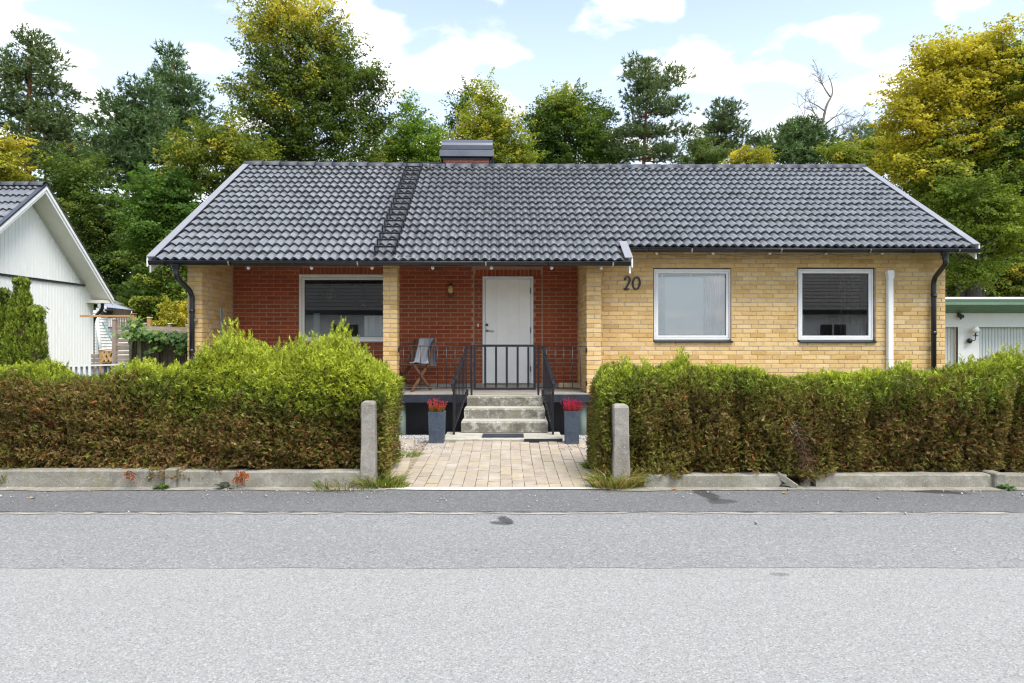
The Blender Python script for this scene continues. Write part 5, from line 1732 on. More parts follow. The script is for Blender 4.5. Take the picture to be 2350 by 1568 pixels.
def thuja_tint(P, green, r):
    """green 0..1 where the growth is fresh; else bronze-brown old foliage"""
    n = len(P)
    a = f1_(P) * .46 + f3_(P) * .22 + f2_(P) * .26 + r.normal(0, .20, n)
    g = np.clip(green + a, 0, 1)
    fresh = lerp3(np.tile(GREEN_MID, (n, 1)), np.tile(GREEN_NEW, (n, 1)), np.clip(g * 2.2 - 1.25, 0, 1))
    fresh = lerp3(fresh, np.tile(GREEN_DARK, (n, 1)), np.clip(.25 + f2_(P[:, [1, 2, 0]]) * .45, 0, .6) * (g < .85))
    old = lerp3(np.tile(BRONZE, (n, 1)), np.tile(BROWN, (n, 1)), np.clip(.5 + f3_(P) * .5 + r.normal(0, .25, n), 0, 1))
    k = r.uniform(0, 1, n)
    old = np.where((k < .14)[:, None], TAN, old)
    rust_zone = f1_(P[:, [2, 0, 1]] * 1.7 + 5) > .9
    old = np.where(((k > .975) | (rust_zone & (k > .72)))[:, None], RUST, old)
    old = np.where(((k > .78) & (k < .93))[:, None], lerp3(np.tile(GREEN_MID * .8, (n, 1)), np.tile(np.array((.16, .15, .03)), (n, 1)), r.uniform(0, 1, n)), old)
    t = np.clip((g - .08) / .55, 0, 1)
    return lerp3(old, fresh, t) * r.uniform(.75, 1.25, (n, 1))
def top_profile(pts, Y):
    xs = np.array([gx(u, Y) for u, v in pts]); zs = np.array([gz(v, Y) for u, v in pts])
    return lambda x: np.interp(x, xs, zs)
def hedge(label, x0, x1, top, y0, y1, zb, green_z, seed, end=None, tufts=(), xpost=0.0):
    """x0..x1 along the street, front at y0; end: 'r'/'l' side faces the path"""
    r = np.random.default_rng(seed)
    t = thing('hedge', label, 'hedge', ((x0 + x1) / 2, (y0 + y1) / 2, 0))
    bx, by = (x0 + x1) / 2, (y0 + y1) / 2
    lump = Field(3.0, seed + 40); lump2 = Field(9.0, seed + 41)
    # dark twiggy inside
    m = MB(); nx, nz = 90, 8
    inset = .11
    for face in (0, 1):
        o = len(m.v)
        for i in range(nx + 1):
            x = x0 + inset + (x1 - x0 - 2 * inset) * i / nx
            zt = float(top(x)) - .16
            for k in range(nz + 1):
                z = zb + .02 + (zt - zb - .02) * k / nz
                d = .07 * float(lump(np.array([[x, 0, z]]))[0])
                y = (y0 + .17 + d + .10 * (k / nz) ** 4) if face == 0 else (y1 - .10)
                m.v.append((x - bx, y - by, z))
        for i in range(nx):
            for k in range(nz):
                a = o + i * (nz + 1) + k
                m.f.append((a, a + nz + 1, a + nz + 2, a + 1)); m.sm.append(False)
    h = (nx + 1) * (nz + 1)
    for i in range(nx):
        a, b = i * (nz + 1) + nz, (i + 1) * (nz + 1) + nz
        m.f.append((a, b, b + h, a + h)); m.sm.append(False)
        a, b = i * (nz + 1), (i + 1) * (nz + 1)
        m.f.append((a, b, b + h, a + h)); m.sm.append(False)
    for i in (0, nx):
        for k in range(nz):
            a = i * (nz + 1) + k
            m.f.append((a, a + 1, a + 1 + h, a + h)); m.sm.append(False)
    part('twigs', m, M['twig'], t)
    Ps, As, Bs, Ls, Ws, Ts = [], [], [], [], [], []
    def emit(P, Nrm, green, L, spread, w=.0042):
        A = unit(Nrm + rand_dirs(r, len(P)) * spread)
        B = frame_from(A, r)
        g = spray_geo(P - A * (L * .45)[:, None], A, B, L, np.full(len(P), w) * r.uniform(.8, 1.25, len(P)), thuja_tint(P, green, r))
        for l, q in zip((Ps, As, Bs, Ls, Ws, Ts), g): l.append(q)
    plant_g = np.random.default_rng(seed + 5).normal(0, .15, 200)
    def gr(P): return np.clip((P[:, 2] - green_z(P[:, 0])) * 1.5 + .36 + np.interp((P[:, 0] + .08 * lump(P * .7)) / .46 + 60, np.arange(200), plant_g), 0, 1)
    # front
    def front(n, back=False):
        x = r.uniform(x0, x1, n); tz = top(x)
        foot = zb + .01 + .07 * lump2(np.stack([x * .8, x * 0, x * 0], 1)) 
        z = foot + (tz - foot) * r.uniform(0, 1, n) ** .95
        P0 = np.stack([x, np.zeros(n), z], 1)
        pl = (x + .14 * lump(P0 * .7) + .07 * np.sin(x * 2.9)) / .57; fr = np.abs(pl - np.floor(pl) - .5) * 2
        d = .105 * lump(P0) + .05 * lump2(P0) + .065 * np.clip((fr - .72) / .28, 0, 1) ** 1.5 + .07 * np.clip(1 - np.abs(x - xpost) / .16, 0, 1)
        k = np.clip((z - (tz - .22)) / .22, 0, 1)                     # rounded shoulder
        kb = np.clip((zb + .12 - z) / .12, 0, 1)
        y = y0 + d + .20 * k ** 2 - .10 * kb * np.clip(.4 + lump2(P0[:, [2, 1, 0]]), 0, 1) + r.uniform(-.02, .12, n)
        P = np.stack([x, y if not back else (y0 + y1) - y, z], 1)
        N = np.stack([r.normal(0, .45, n), np.full(n, -.5 if not back else .5), .5 + .7 * k - .6 * (z < .35)], 1)
        keep = r.uniform(0, 1, n) > np.clip((lump(P0 * 1.3 + 4) - 1.0) * 1.8, 0, .92) + np.clip((lump2(P0 * .8 + 2) - 1.15) * 1.8, 0, .7)      # thin, dark patches
        return P[keep], unit(N)[keep]
    area = (x1 - x0) * 1.1
    P, N = front(int(area * 7600)); emit(P, N, gr(P), r.uniform(.032, .066, len(P)), .85)
    P, N = front(int(area * 90), True); emit(P, N, gr(P), r.uniform(.09, .15, len(P)), .75)
    # top
    n = int((x1 - x0) * (y1 - y0) * 4200)
    x = r.uniform(x0, x1, n); y = r.uniform(y0 + .12, y1 - .05, n)
    z = top(x) + .05 * lump(np.stack([x * 1.5, y * 1.5, np.zeros(n)], 1)) + .03 * lump2(np.stack([x, y, np.zeros(n)], 1)) - r.uniform(0, .14, n)
    z -= .10 * np.clip((y0 + .3 - y) / .2, 0, 1)
    P = np.stack([x, y, z], 1)
    emit(P, unit(np.stack([r.normal(0, .3, n), r.normal(-.15, .3, n), np.ones(n)], 1)), np.clip(gr(P) + .15, 0, 1), r.uniform(.038, .078, n), .6)
    # upright young shoots, in clusters
    for (u, v, ru, cnt, hh) in tufts:
        Yc = (y0 + y1) / 2 - .1
        xc, zc = gx(u, Yc), gz(v, Yc)
        n = cnt
        x = xc + r.normal(0, ru * Yc / FL * .5, n); y = Yc + r.normal(0, .14, n)
        hgt = hh * r.uniform(.45, 1.0, n) * np.exp(-((x - xc) / (ru * Yc / FL)) ** 2)
        zt = np.minimum(top(x), 9) - .05
        for f in np.linspace(0, 1, 10):
            P = np.stack([x + r.normal(0, .012, n), y + r.normal(0, .012, n), zt + hgt * f], 1)
            A = unit(np.stack([r.normal(0, .38, n), r.normal(0, .38, n), np.full(n, 1.0)], 1))
            B = frame_from(A, r)
            tn = lerp3(np.tile(GREEN_MID, (n, 1)), np.tile(GREEN_NEW, (n, 1)), np.clip(r.uniform(.2, .9, n) + .35 * f, 0, 1)) * r.uniform(.8, 1.2, (n, 1))
            g = spray_geo(P, A, B, r.uniform(.045, .085, n) * (1.1 - .35 * f), np.full(n, .0045), tn)
            for l, q in zip((Ps, As, Bs, Ls, Ws, Ts), g): l.append(q)
    if end:
        xe, sx = (x1, 1) if end == 'r' else (x0, -1)
        n = int((y1 - y0) * 1.1 * 6500)
        y = r.uniform(y0, y1, n); tz = float(top(xe)); z = zb + (tz - zb) * r.uniform(0, 1, n)
        P0 = np.stack([y, z, z * 0], 1)
        P = np.stack([xe + sx * (.05 * lump(P0) - r.uniform(-.02, .10, n)), y, z], 1)
        emit(P, unit(np.stack([np.full(n, sx * .8), r.normal(-.2, .35, n), np.full(n, .3)], 1)), gr(P), r.uniform(.032, .065, n), .8)
    Pa, Aa, Ba, La, Wa, Ta = [np.concatenate(q) for q in (Ps, As, Bs, Ls, Ws, Ts)]
    V, F = spikes_geo(Pa - np.array([bx, by, 0]), Aa, Ba, La, Wa)
    put('foliage', fast_mesh('foliage', V, F, M['thuja'], Ta), t)
    for i in range(int((x1 - x0) / .45)):
        x = x0 + .25 + i * .45 + r.normal(0, .05)
        part('stem', MB().tube([(x, (y0 + y1) / 2, .0), (x + r.normal(0, .04), (y0 + y1) / 2 + r.normal(0, .04), .8)], [.03, .015], 7), M['bark'], t, world=t)
    return t
HYc = 6.95
left_top = top_profile([(-400, 846), (0, 848), (30, 852), (60, 838), (95, 845), (125, 868), (170, 874), (210, 872), (250, 870), (290, 852), (340, 846), (375, 862), (410, 858), (440, 848), (470, 818), (500, 806), (540, 800), (575, 804), (600, 822), (625, 842), (650, 828), (690, 816), (720, 812), (760, 800), (795, 802), (822, 818), (845, 832), (870, 846), (895, 862), (915, 890)], HYc)
gl_x = lambda us, vs: (lambda x: np.interp(x, [gx(u, 6.6) for u in us], [gz(v, 6.6) for v in vs]))
nf = hedge('long thuja hedge left of the path, tallest beside the gatepost', -6.6, -1.27, left_top, 6.56, 7.45, .10, gl_x([-400, 0, 200, 380, 430, 600, 800, 860, 912], [892, 896, 902, 912, 975, 950, 915, 898, 892]), 21, 'r',
      [(531, 770, 26, 30, .36), (560, 782, 50, 34, .24), (510, 795, 22, 20, .24), (785, 770, 22, 30, .38), (815, 795, 18, 18, .24), (762, 778, 20, 20, .3), (735, 785, 40, 28, .22), (690, 800, 30, 24, .28), (712, 800, 16, 14, .32), (660, 815, 18, 14, .22), (640, 815, 14, 12, .3), (595, 810, 16, 14, .2), (480, 815, 18, 12, .2), (840, 830, 16, 12, .22), (320, 850, 60, 40, .16), (400, 860, 50, 36, .16), (870, 840, 25, 16, .16), (110, 845, 18, 10, .2), (20, 850, 40, 14, .1)], gx(847, 6.52))
right_top = top_profile([(1360, 905), (1372, 878), (1395, 856), (1430, 850), (1480, 852), (1530, 846), (1565, 838), (1600, 846), (1650, 850), (1700, 848), (1760, 862), (1850, 866), (1930, 862), (2010, 860), (2060, 852), (2110, 864), (2180, 862), (2220, 850), (2260, 836), (2310, 832), (2360, 816), (2420, 826), (2900, 840)], HYc)
nf2 = hedge('long thuja hedge right of the path, browned below and green on top', .90, 6.4, right_top, 6.56, 7.45, .10, gl_x([1350, 1500, 1700, 1800, 1900, 2100, 2300, 2800], [905, 880, 905, 950, 925, 885, 905, 900]), 31, 'l',
      [(1440, 850, 25, 14, .2), (1478, 850, 14, 8, .22), (1565, 838, 25, 18, .25), (1650, 850, 40, 14, .12), (1730, 860, 50, 20, .1), (1990, 862, 30, 16, .12), (2070, 852, 30, 18, .16), (2120, 864, 40, 16, .12), (2240, 846, 30, 20, .18), (2320, 832, 40, 26, .24), (1900, 866, 40, 18, .1)], gx(1423, 6.52))

# bare, dead patch low in the right hedge, over the gap in the wall
def dead_patch():
    r = np.random.default_rng(12)
    Ps, As, Ls, Ts = [], [], [], []
    for (u, v, ru, rv, n, cols) in ((1828, 1010, 34, 36, 420, ((.13, .075, .055), (.19, .12, .09))), (1845, 1060, 26, 34, 420, ((.14, .08, .055), (.20, .12, .08))), (1815, 985, 20, 14, 90, ((.50, .43, .36), (.38, .30, .24))), (1850, 1092, 18, 10, 300, ((.17, .085, .05), (.22, .13, .08)))):
        Y = 6.54
        P = np.stack([gx(u, Y) + r.normal(0, ru * .45 * Y / FL, n), Y + r.normal(0, .05, n), gz(v, Y) + r.normal(0, rv * .45 * Y / FL, n)], 1)
        c = np.where(r.uniform(0, 1, (n, 1)) > .5, np.array(cols[0]), np.array(cols[1])) * r.uniform(.6, 1.2, (n, 1))
        Ps.append(P); As.append(unit(r.normal(0, .6, (n, 3)) + np.array([0, -.25, -.25]))); Ls.append(r.uniform(.03, .11, n)); Ts.append(c)
    P, A, L, T_ = [np.concatenate(q) for q in (Ps, As, Ls, Ts)]
    V, F = spikes_geo(P - np.array(nf2.location), A, frame_from(A, r), L, np.full(len(L), .0028))
    put('dead_twigs', fast_mesh('dead_twigs', V, F, M['thuja'], T_), nf2, kind='stuff')
dead_patch()
# free-standing thuja at the far left
def thuja_bush(label, cones, Y, seed, brown_u):
    r = np.random.default_rng(seed)
    t = thing('thuja_bush', label, 'shrub', (gx(cones[0][0], Y), Y, 0))
    bx = gx(cones[0][0], Y)
    Ps, As, Bs, Ls, Ws, Ts = [], [], [], [], [], []
    core = MB()
    for (u, v, ru, dy) in cones:
        Yc = Y + dy; xc, zt, rr = gx(u, Yc), gz(v, Yc), ru * Yc / FL
        core.lathe((xc - bx, Yc - Y, 0), [(rr * .78, .0), (rr * .82, zt * .35), (rr * .6, zt * .65), (rr * .2, zt * .88), (.01, zt * .94)], 12)
        n = int(rr * zt * 6.3 * 3000)
        f = r.uniform(0, 1, n); a = r.uniform(0, 6.283, n)
        z = zt * f
        rad = rr * np.interp(f, [0, .3, .6, .85, 1], [1.0, 1.04, .88, .48, .05]) * (1 + .12 * np.sin(a * 3 + z * 4 + u))
        o = np.stack([np.cos(a), np.sin(a), np.zeros(n)], 1)
        P = np.array([xc, Yc, 0]) + o * (rad - r.uniform(-.03, .12, n))[:, None] + np.stack([0 * z, 0 * z, z], 1)
        A = unit(o * .35 + np.array([0, 0, 1.0]) + rand_dirs(r, n) * .45)
        gq = np.clip((z - zt * .42) / .5 + .35 - .9 * np.clip((P[:, 0] - gx(brown_u, Y)) / .2, 0, 1) * (z < zt * .8), 0, .86)
        g = spray_geo(P - A * .04, A, frame_from(A, r), r.uniform(.045, .080, n), np.full(n, .006), thuja_tint(P, gq, r) * np.array([.50, .58, .7]))
        for l, q in zip((Ps, As, Bs, Ls, Ws, Ts), g): l.append(q)
    part('twigs', core, M['twig'], t)
    Pa, Aa, Ba, La, Wa, Ta = [np.concatenate(q) for q in (Ps, As, Bs, Ls, Ws, Ts)]
    V, F = spikes_geo(Pa - np.array([bx, Y, 0]), Aa, Ba, La, Wa)
    put('foliage', fast_mesh('foliage', V, F, M['thuja'], Ta), t)
thuja_bush('dark pointed thuja in front of the white house, brown on its right', [(50, 640, 42, 0), (5, 664, 46, .1), (86, 704, 27, -.1), (-45, 690, 44, .2)], 8.9, 5, 84)

# ------------------------------------------------------------------ trees
def lobe_world(l, Y):
    u, v, ru, rv = l[:4]; dy = l[4] if len(l) > 4 else 0
    Yc = Y + dy
    return np.array([gx(u, Yc), Yc, gz(v, Yc)]), np.array([ru * Yc / FL, .85 * min(ru * Yc / FL, 1.3 * rv * Yc / FL + .3), rv * Yc / FL])
TREE_N = [0]
def tree(name, label, cat, Y, ut, lobes, cols, accent=None, acc=0.0, leaf=.15, rc=.42, dens=1.0, per=42, kind='broad', tr=.22, bark='bark', group=None, vtop=None, lean=0.0, limbs=26, zroot=-.05, acc_dir=None, flat=.5, seed=None, trunks=None, gap=.0, rise=.25):
    TREE_N[0] += 1
    sd = seed or (100 + TREE_N[0] * 7)
    r = np.random.default_rng(sd)
    bx = gx(ut, Y)
    t = thing(name, label, cat, (bx, Y, zroot), 0, group)
    base = np.array([bx, Y, zroot])
    fld, fld2, fld3 = Field(1.1, sd), Field(.55, sd + 1), Field(2.2, sd + 2)
    Cs, Os = [], []
    for l in lobes:
        c, R3 = lobe_world(l, Y)
        n = max(4, int(dens * 4.2 * math.pi * ((R3[0] * R3[2] + R3[0] * R3[1] + R3[1] * R3[2]) / 3) / rc ** 2 * .42))
        d = rand_dirs(r, n)
        rad = r.uniform(.2, 1, n) ** .42
        p = c + d * R3 * rad[:, None] * (1 + .16 * fld(c + d * R3 * 1.3))[:, None]
        if gap: 
            k = fld3(p) > -1.2 + gap; p, d = p[k], d[k]
        Cs.append(p); Os.append(unit(d * np.array([1, 1, .8]) + np.array([0, 0, .25])))
    Cc, O = np.concatenate(Cs), np.concatenate(Os)
    k = Cc[:, 2] > .4; Cc, O = Cc[k], O[k]
    ncl = len(Cc)
    zmin, zmax = Cc[:, 2].min(), Cc[:, 2].max()
    # trunk and limbs
    mb = MB()
    ztop = gz(vtop, Y) if vtop else zmax - .25 * (zmax - zmin)
    cx = float(np.median(Cc[Cc[:, 2] > zmin + .6 * (zmax - zmin)][:, 0]))
    def trunk_pt(f): return Vector((bx + (cx - bx + lean) * f ** 1.5 + .08 * math.sin(f * 7 + sd), Y + .06 * math.sin(f * 5 + sd * 2), zroot + (ztop - zroot) * f))
    mb.tube([trunk_pt(i / 12) for i in range(13)], [tr * ((1.25 if i == 0 else 1) - .86 * (i / 12) ** .9) for i in range(13)], 10)
    for (u2, r2, v2) in trunks or ():
        x2 = gx(u2, Y)
        mb.tube([(x2, Y + .3, zroot), (x2 + .1, Y + .25, gz(v2, Y) * .5), (x2 + (cx - x2) * .25, Y + .2, gz(v2, Y))], [r2, r2 * .85, r2 * .5], 9)
    order = r.permutation(ncl)[:limbs]
    for j in order:
        q = Vector(Cc[j]); hz = q.z - zroot
        up = .30 if kind == 'broad' else .06
        dh = (q - trunk_pt(0)).xy.length
        f = (hz - dh * up * 1.6) / (ztop - zroot)
        f = min(.97, max(.12, f))
        a = trunk_pt(f)
        mid = a.lerp(q, .5) + Vector((r.normal(0, .08), r.normal(0, .08), (.10 if kind == 'broad' else -.06) * dh))
        rr = max(.018, tr * (.42 - .30 * f))
        mb.tube([a, a.lerp(mid, .55) + Vector((0, 0, .02 * dh)), mid, mid.lerp(q, .55), q], [rr, rr * .8, rr * .6, rr * .4, .012], 6, caps=False)
    part('trunk', mb, M[bark], t, world=t)
    # leaves
    cl_t = r.uniform(0, 1, ncl)
    light = np.clip(.5 + .33 * fld(Cc) + .25 * (cl_t - .5), 0, 1)
    col = np.array(cols[0]) * (1 - light)[:, None] + np.array(cols[1]) * light[:, None]
    if accent is not None:
        am = fld2(Cc + 3.1) * .55 + r.normal(0, .28, ncl)
        if acc_dir is not None:
            u3 = (Cc - Cc.mean(0)) / np.maximum(.1, Cc.std(0))
            am = am + u3 @ np.array(acc_dir)
        thr = np.quantile(am, 1 - acc)
        k = np.clip((am - thr) / .5 + .5, 0, 1) * (acc > 0)
        ac = np.array(accent[0]) * (1 - cl_t)[:, None] + np.array(accent[1]) * cl_t[:, None]
        col = col * (1 - k)[:, None] + ac * k[:, None]
    per = int(per * (3.2 if kind == 'broad' else 1.5))
    idx = np.repeat(np.arange(ncl), per)
    n = len(idx)
    if kind == 'broad':
        sz = rc * r.uniform(.7, 1.3, ncl)
        off = r.normal(0, 1, (n, 3)); off = off / np.maximum(1, np.linalg.norm(off, axis=1) / 1.6)[:, None]
        ax = unit(O * np.array([1, 1, .55]) + np.array([0, 0, rise]) + r.normal(0, .35, (ncl, 3)))     # each clump is a spray along its twig
        sd_ = unit(np.cross(ax, np.array([0, 0, 1.0]) + r.normal(0, .2, (ncl, 3)))); nn_ = np.cross(sd_, ax)
        along = off[:, 0] * 1.0; taper = np.clip(1.0 - .38 * along, .25, 1.5)
        off = ax[idx] * (along * 1.25)[:, None] + sd_[idx] * (off[:, 1] * .62 * taper)[:, None] + nn_[idx] * (off[:, 2] * .55 * flat * taper)[:, None]
        off *= sz[idx][:, None]
        off[:, 2] -= .10 * along ** 2 * sz[idx] * (along > 0)
        P = Cc[idx] + off
        N = unit(O[idx] * .45 + np.array([0, 0, .55]) + r.normal(0, .55, (n, 3)))
        A = unit(np.cross(N, r.normal(size=(n, 3))))
        B = np.cross(N, A)
        L = .58 * leaf * r.uniform(.65, 1.35, n); Wd = L * r.uniform(.34, .46, n)
        tint = col[idx] * r.uniform(.84, 1.16, (n, 1)) * np.array([1.5, 1.62, 1.4])
        V, F = spikes_geo(P - base - A * (L * .5)[:, None], A, B, L, Wd)
        mt = M['leaf']
    else:
        sh = 7
        ns = ncl * (per // sh)
        si = np.repeat(np.arange(ncl), per // sh)
        sz = rc * r.uniform(.7, 1.35, ncl)
        off = r.normal(0, 1, (ns, 3)); off = off / np.maximum(1, np.linalg.norm(off, axis=1) / 1.5)[:, None]
        off = off * np.array([1, 1, .36]) * (sz[si] * .75)[:, None]
        sp = Cc[si] + off
        sdir = unit(off * np.array([1, 1, .5]) / rc + np.array([0, 0, .55]) + O[si] * .3)
        i2 = np.repeat(np.arange(ns), sh); n = len(i2)
        P = sp[i2] + sdir[i2] * r.uniform(-.02, .10, (n, 1))
        A = unit(sdir[i2] * .8 + r.normal(0, .55, (n, 3)))
        B = frame_from(A, r)
        L = leaf * r.uniform(.7, 1.3, n); Wd = L * .13
        tint = col[si[i2]] * r.uniform(.75, 1.3, (n, 1)) * np.array([2.5, 2.5, 2.1])
        V, F = spikes_geo(P - base, A, B, L, Wd)
        mt = M['needle']
    put('crown', fast_mesh('crown', V, F, mt, tint), t)
    return n

G_DK, G_MD, G_LT = (.022, .042, .012), (.055, .085, .018), (.10, .15, .028)
YEL = ((.33, .25, .035), (.42, .31, .04)); ORG = ((.34, .18, .035), (.40, .22, .035)); YG = ((.19, .19, .03), (.26, .24, .035))
PINE = ((.030, .045, .022), (.068, .090, .040)); PINE2 = ((.024, .043, .022), (.056, .085, .040))
tot = 0
T = lambda *a, **k: globals().__setitem__('tot', tot + tree(*a, **k))
pine = dict(kind='pine', leaf=.20, rc=.46, per=105, bark='bark_pine', flat=.35)
T('pine_tree', 'tall old pine with orange trunk above the white house', 'tree', 30, 64, [(72, 105, 42, 34), (30, 160, 40, 34), (118, 145, 30, 26), (70, 195, 78, 34), (150, 215, 26, 22), (15, 240, 50, 32), (105, 262, 62, 32), (55, 305, 80, 30), (150, 285, 36, 26), (15, 350, 50, 30), (95, 355, 70, 30), (160, 345, 30, 26)], *[PINE], vtop=85, tr=.30, dens=1.0, limbs=46, gap=.35, **pine)
T('pine_tree', 'dark lower pine right behind the orange-trunked pine', 'tree', 35, 150, [(165, 320, 34, 48), (140, 370, 55, 48), (175, 370, 30, 40)], ((.022, .032, .016), (.05, .062, .03)), tr=.2, dens=1.1, limbs=24, **pine)
T('pine_tree', 'pointed dense pine just left of the tall broadleaf tree', 'tree', 32, 397, [(395, 135, 16, 28), (393, 170, 34, 28), (398, 212, 60, 30), (412, 258, 70, 32), (398, 300, 74, 34), (400, 345, 60, 30)], PINE2, vtop=120, tr=.26, dens=1.25, limbs=44, **pine)
T('pine_tree', 'broad blue-green pine left of the pointed pine', 'tree', 29, 318, [(325, 210, 34, 30), (285, 250, 50, 36), (330, 265, 55, 36), (270, 305, 60, 36), (335, 320, 60, 38), (265, 355, 60, 36), (330, 375, 60, 36), (290, 410, 62, 34), (350, 430, 40, 28)], PINE2, vtop=200, tr=.27, dens=1.2, limbs=44, **pine)
beech = dict(kind='broad', bark='bark_beech')
T('beech_tree', 'tallest broadleaf tree behind the roof, yellowing at its left edge', 'tree', 27, 690, [(630, 30, 75, 55), (705, 55, 85, 62), (600, 120, 62, 62), (690, 150, 95, 70), (775, 115, 50, 60), (800, 190, 66, 50), (860, 190, 40, 30), (595, 220, 60, 62), (690, 245, 105, 75), (800, 260, 68, 60), (855, 265, 34, 45), (625, 320, 90, 55), (740, 330, 110, 55), (830, 330, 55, 45), (600, 380, 80, 40)], ((.030, .050, .010), (.085, .108, .016)), (YG[1], YEL[1]), .13, leaf=.165, rc=.46, dens=1.2, per=46, tr=.36, limbs=48, acc_dir=(-.35, 0, .22), gap=.3, rise=.4, seed=711, **beech)
T('beech_tree', 'low yellow-green tree at the left verge of the roof', 'tree', 24, 500, [(480, 305, 44, 32), (530, 330, 50, 50), (440, 350, 55, 45), (560, 350, 50, 50), (470, 400, 70, 50), (540, 400, 50, 40), (410, 400, 50, 40)], ((.05, .072, .012), (.11, .13, .017)), (YG[1], YEL[0]), .13, leaf=.15, rc=.38, dens=1.15, per=42, tr=.16, **beech)
T('maple_tree', 'bright green maple below the yellow-green tree, left of the house', 'tree', 23, 360, [(375, 425, 50, 40), (335, 470, 40, 50), (400, 470, 60, 50), (365, 540, 66, 55), (325, 590, 42, 45), (420, 580, 50, 50), (385, 650, 60, 55), (440, 500, 45, 50), (350, 700, 60, 40), (420, 720, 40, 40)], ((.026, .058, .010), (.072, .118, .020)), (YG[0], YG[1]), .10, leaf=.16, rc=.36, dens=1.25, per=42, tr=.16, **beech)
T('lime_tree', 'dark green tree filling the gap right of the white gable', 'tree', 26, 205, [(195, 400, 48, 42), (165, 450, 44, 46), (215, 470, 56, 55), (180, 540, 60, 60), (240, 560, 50, 60), (220, 640, 60, 60), (280, 640, 40, 70), (265, 500, 34, 55), (250, 700, 70, 40), (310, 690, 50, 60), (290, 570, 50, 60), (130, 420, 40, 50)], ((.028, .048, .012), (.07, .098, .018)), (YG[0], YG[1]), .06, leaf=.16, rc=.40, dens=1.2, per=42, tr=.20, **beech)
T('birch_tree', 'small yellow tree showing over the dark green tree', 'tree', 33, 190, [(195, 350, 34, 26), (215, 375, 36, 30), (180, 382, 24, 24)], ((.10, .11, .016), (.20, .18, .02)), YEL, .5, leaf=.15, rc=.34, dens=.9, per=36, tr=.10, **beech)
T('birch_tree', 'bright yellow young tree at the far left edge', 'tree', 22, 5, [(8, 335, 30, 26), (-10, 370, 46, 34), (28, 392, 20, 18), (-5, 400, 40, 22)], ((.15, .155, .02), (.24, .21, .025)), (YEL[0], YEL[0]), .3, leaf=.15, rc=.28, dens=1.1, per=38, tr=.10, **beech)
T('shrub', 'yellow-leaved bush behind the fence beside the left brick pier', 'shrub', 17.5, 395, [(390, 715, 26, 18), (410, 738, 20, 16), (378, 740, 22, 16)], ((.16, .15, .02), (.26, .22, .02)), YEL, .4, leaf=.11, rc=.20, dens=1.2, per=36, tr=.05, limbs=14, **beech)
T('birch_tree', 'light green rounded tree left of the chimney', 'tree', 30, 950, [(948, 262, 22, 32), (942, 298, 42, 34), (985, 305, 34, 30), (905, 330, 46, 38), (960, 345, 70, 36), (1005, 350, 28, 36), (880, 370, 50, 36)], ((.06, .105, .014), (.15, .205, .024)), (YG[0], YG[1]), .2, leaf=.15, rc=.38, dens=1.25, per=42, tr=.15, acc_dir=(0, 0, -.3), **beech)
T('poplar_tree', 'slim dark tree rising just above the chimney', 'tree', 37, 1062, [(1072, 215, 20, 24), (1062, 250, 26, 26), (1042, 290, 18, 24), (1066, 285, 24, 26)], ((.02, .045, .014), (.05, .085, .022)), None, 0, leaf=.17, rc=.40, dens=1.1, per=40, tr=.12, **beech)
T('birch_tree', 'yellow-green tree right behind the chimney', 'tree', 30, 1125, [(1118, 215, 20, 26), (1128, 250, 34, 30), (1095, 280, 40, 34), (1155, 290, 40, 36), (1110, 325, 60, 38), (1175, 335, 42, 40), (1130, 360, 70, 30), (1200, 362, 28, 26)], ((.085, .105, .014), (.19, .20, .022)), YEL, .10, leaf=.15, rc=.36, dens=1.3, per=42, tr=.14, **beech)
T('oak_tree', 'wide round green tree in the middle of the skyline', 'tree', 33, 1300, [(1300, 240, 58, 36), (1265, 268, 48, 38), (1345, 262, 46, 34), (1235, 285, 38, 34), (1300, 310, 90, 46), (1370, 315, 50, 46), (1240, 345, 46, 36), (1320, 360, 90, 30), (1385, 250, 18, 20), (1400, 350, 40, 32)], ((.034, .060, .012), (.09, .125, .020)), (YG[0], YG[1]), .06, leaf=.17, rc=.42, dens=1.3, per=44, tr=.22, acc_dir=(0, 0, .3), **beech)
T('pine_tree', 'airy pine with visible trunk right of the round green tree', 'tree', 32, 1474, [(1472, 150, 26, 24), (1462, 185, 34, 24), (1515, 185, 34, 20), (1555, 182, 24, 18), (1480, 218, 46, 24), (1560, 243, 26, 14), (1450, 262, 36, 24), (1505, 255, 40, 20), (1530, 300, 40, 16), (1570, 312, 22, 20), (1435, 305, 38, 26), (1470, 300, 34, 22), (1490, 345, 60, 24), (1430, 345, 30, 24), (1545, 352, 36, 18)], PINE, vtop=140, tr=.22, dens=1.05, limbs=50, gap=.25, seed=333, **pine)
T('pine_tree', 'compact dark pine right of the airy pine', 'tree', 36, 1645, [(1668, 250, 24, 20), (1650, 280, 36, 26), (1660, 312, 44, 28), (1635, 345, 46, 28), (1680, 345, 30, 24)], ((.026, .04, .02), (.058, .075, .036)), vtop=240, tr=.2, dens=1.2, limbs=30, **pine)
T('oak_tree', 'grey-green bush below the compact dark pine', 'tree', 33, 1600, [(1600, 345, 26, 24), (1625, 365, 40, 22), (1585, 370, 24, 16)], ((.05, .07, .022), (.10, .125, .04)), None, 0, leaf=.15, rc=.34, dens=1.3, per=40, tr=.10, **beech)
T('pine_tree', 'small flat-topped pine above the yellow bush', 'tree', 38, 1738, [(1735, 326, 34, 14), (1745, 345, 26, 16)], ((.022, .032, .014), (.046, .056, .022)), tr=.12, dens=1.2, limbs=18, **pine)
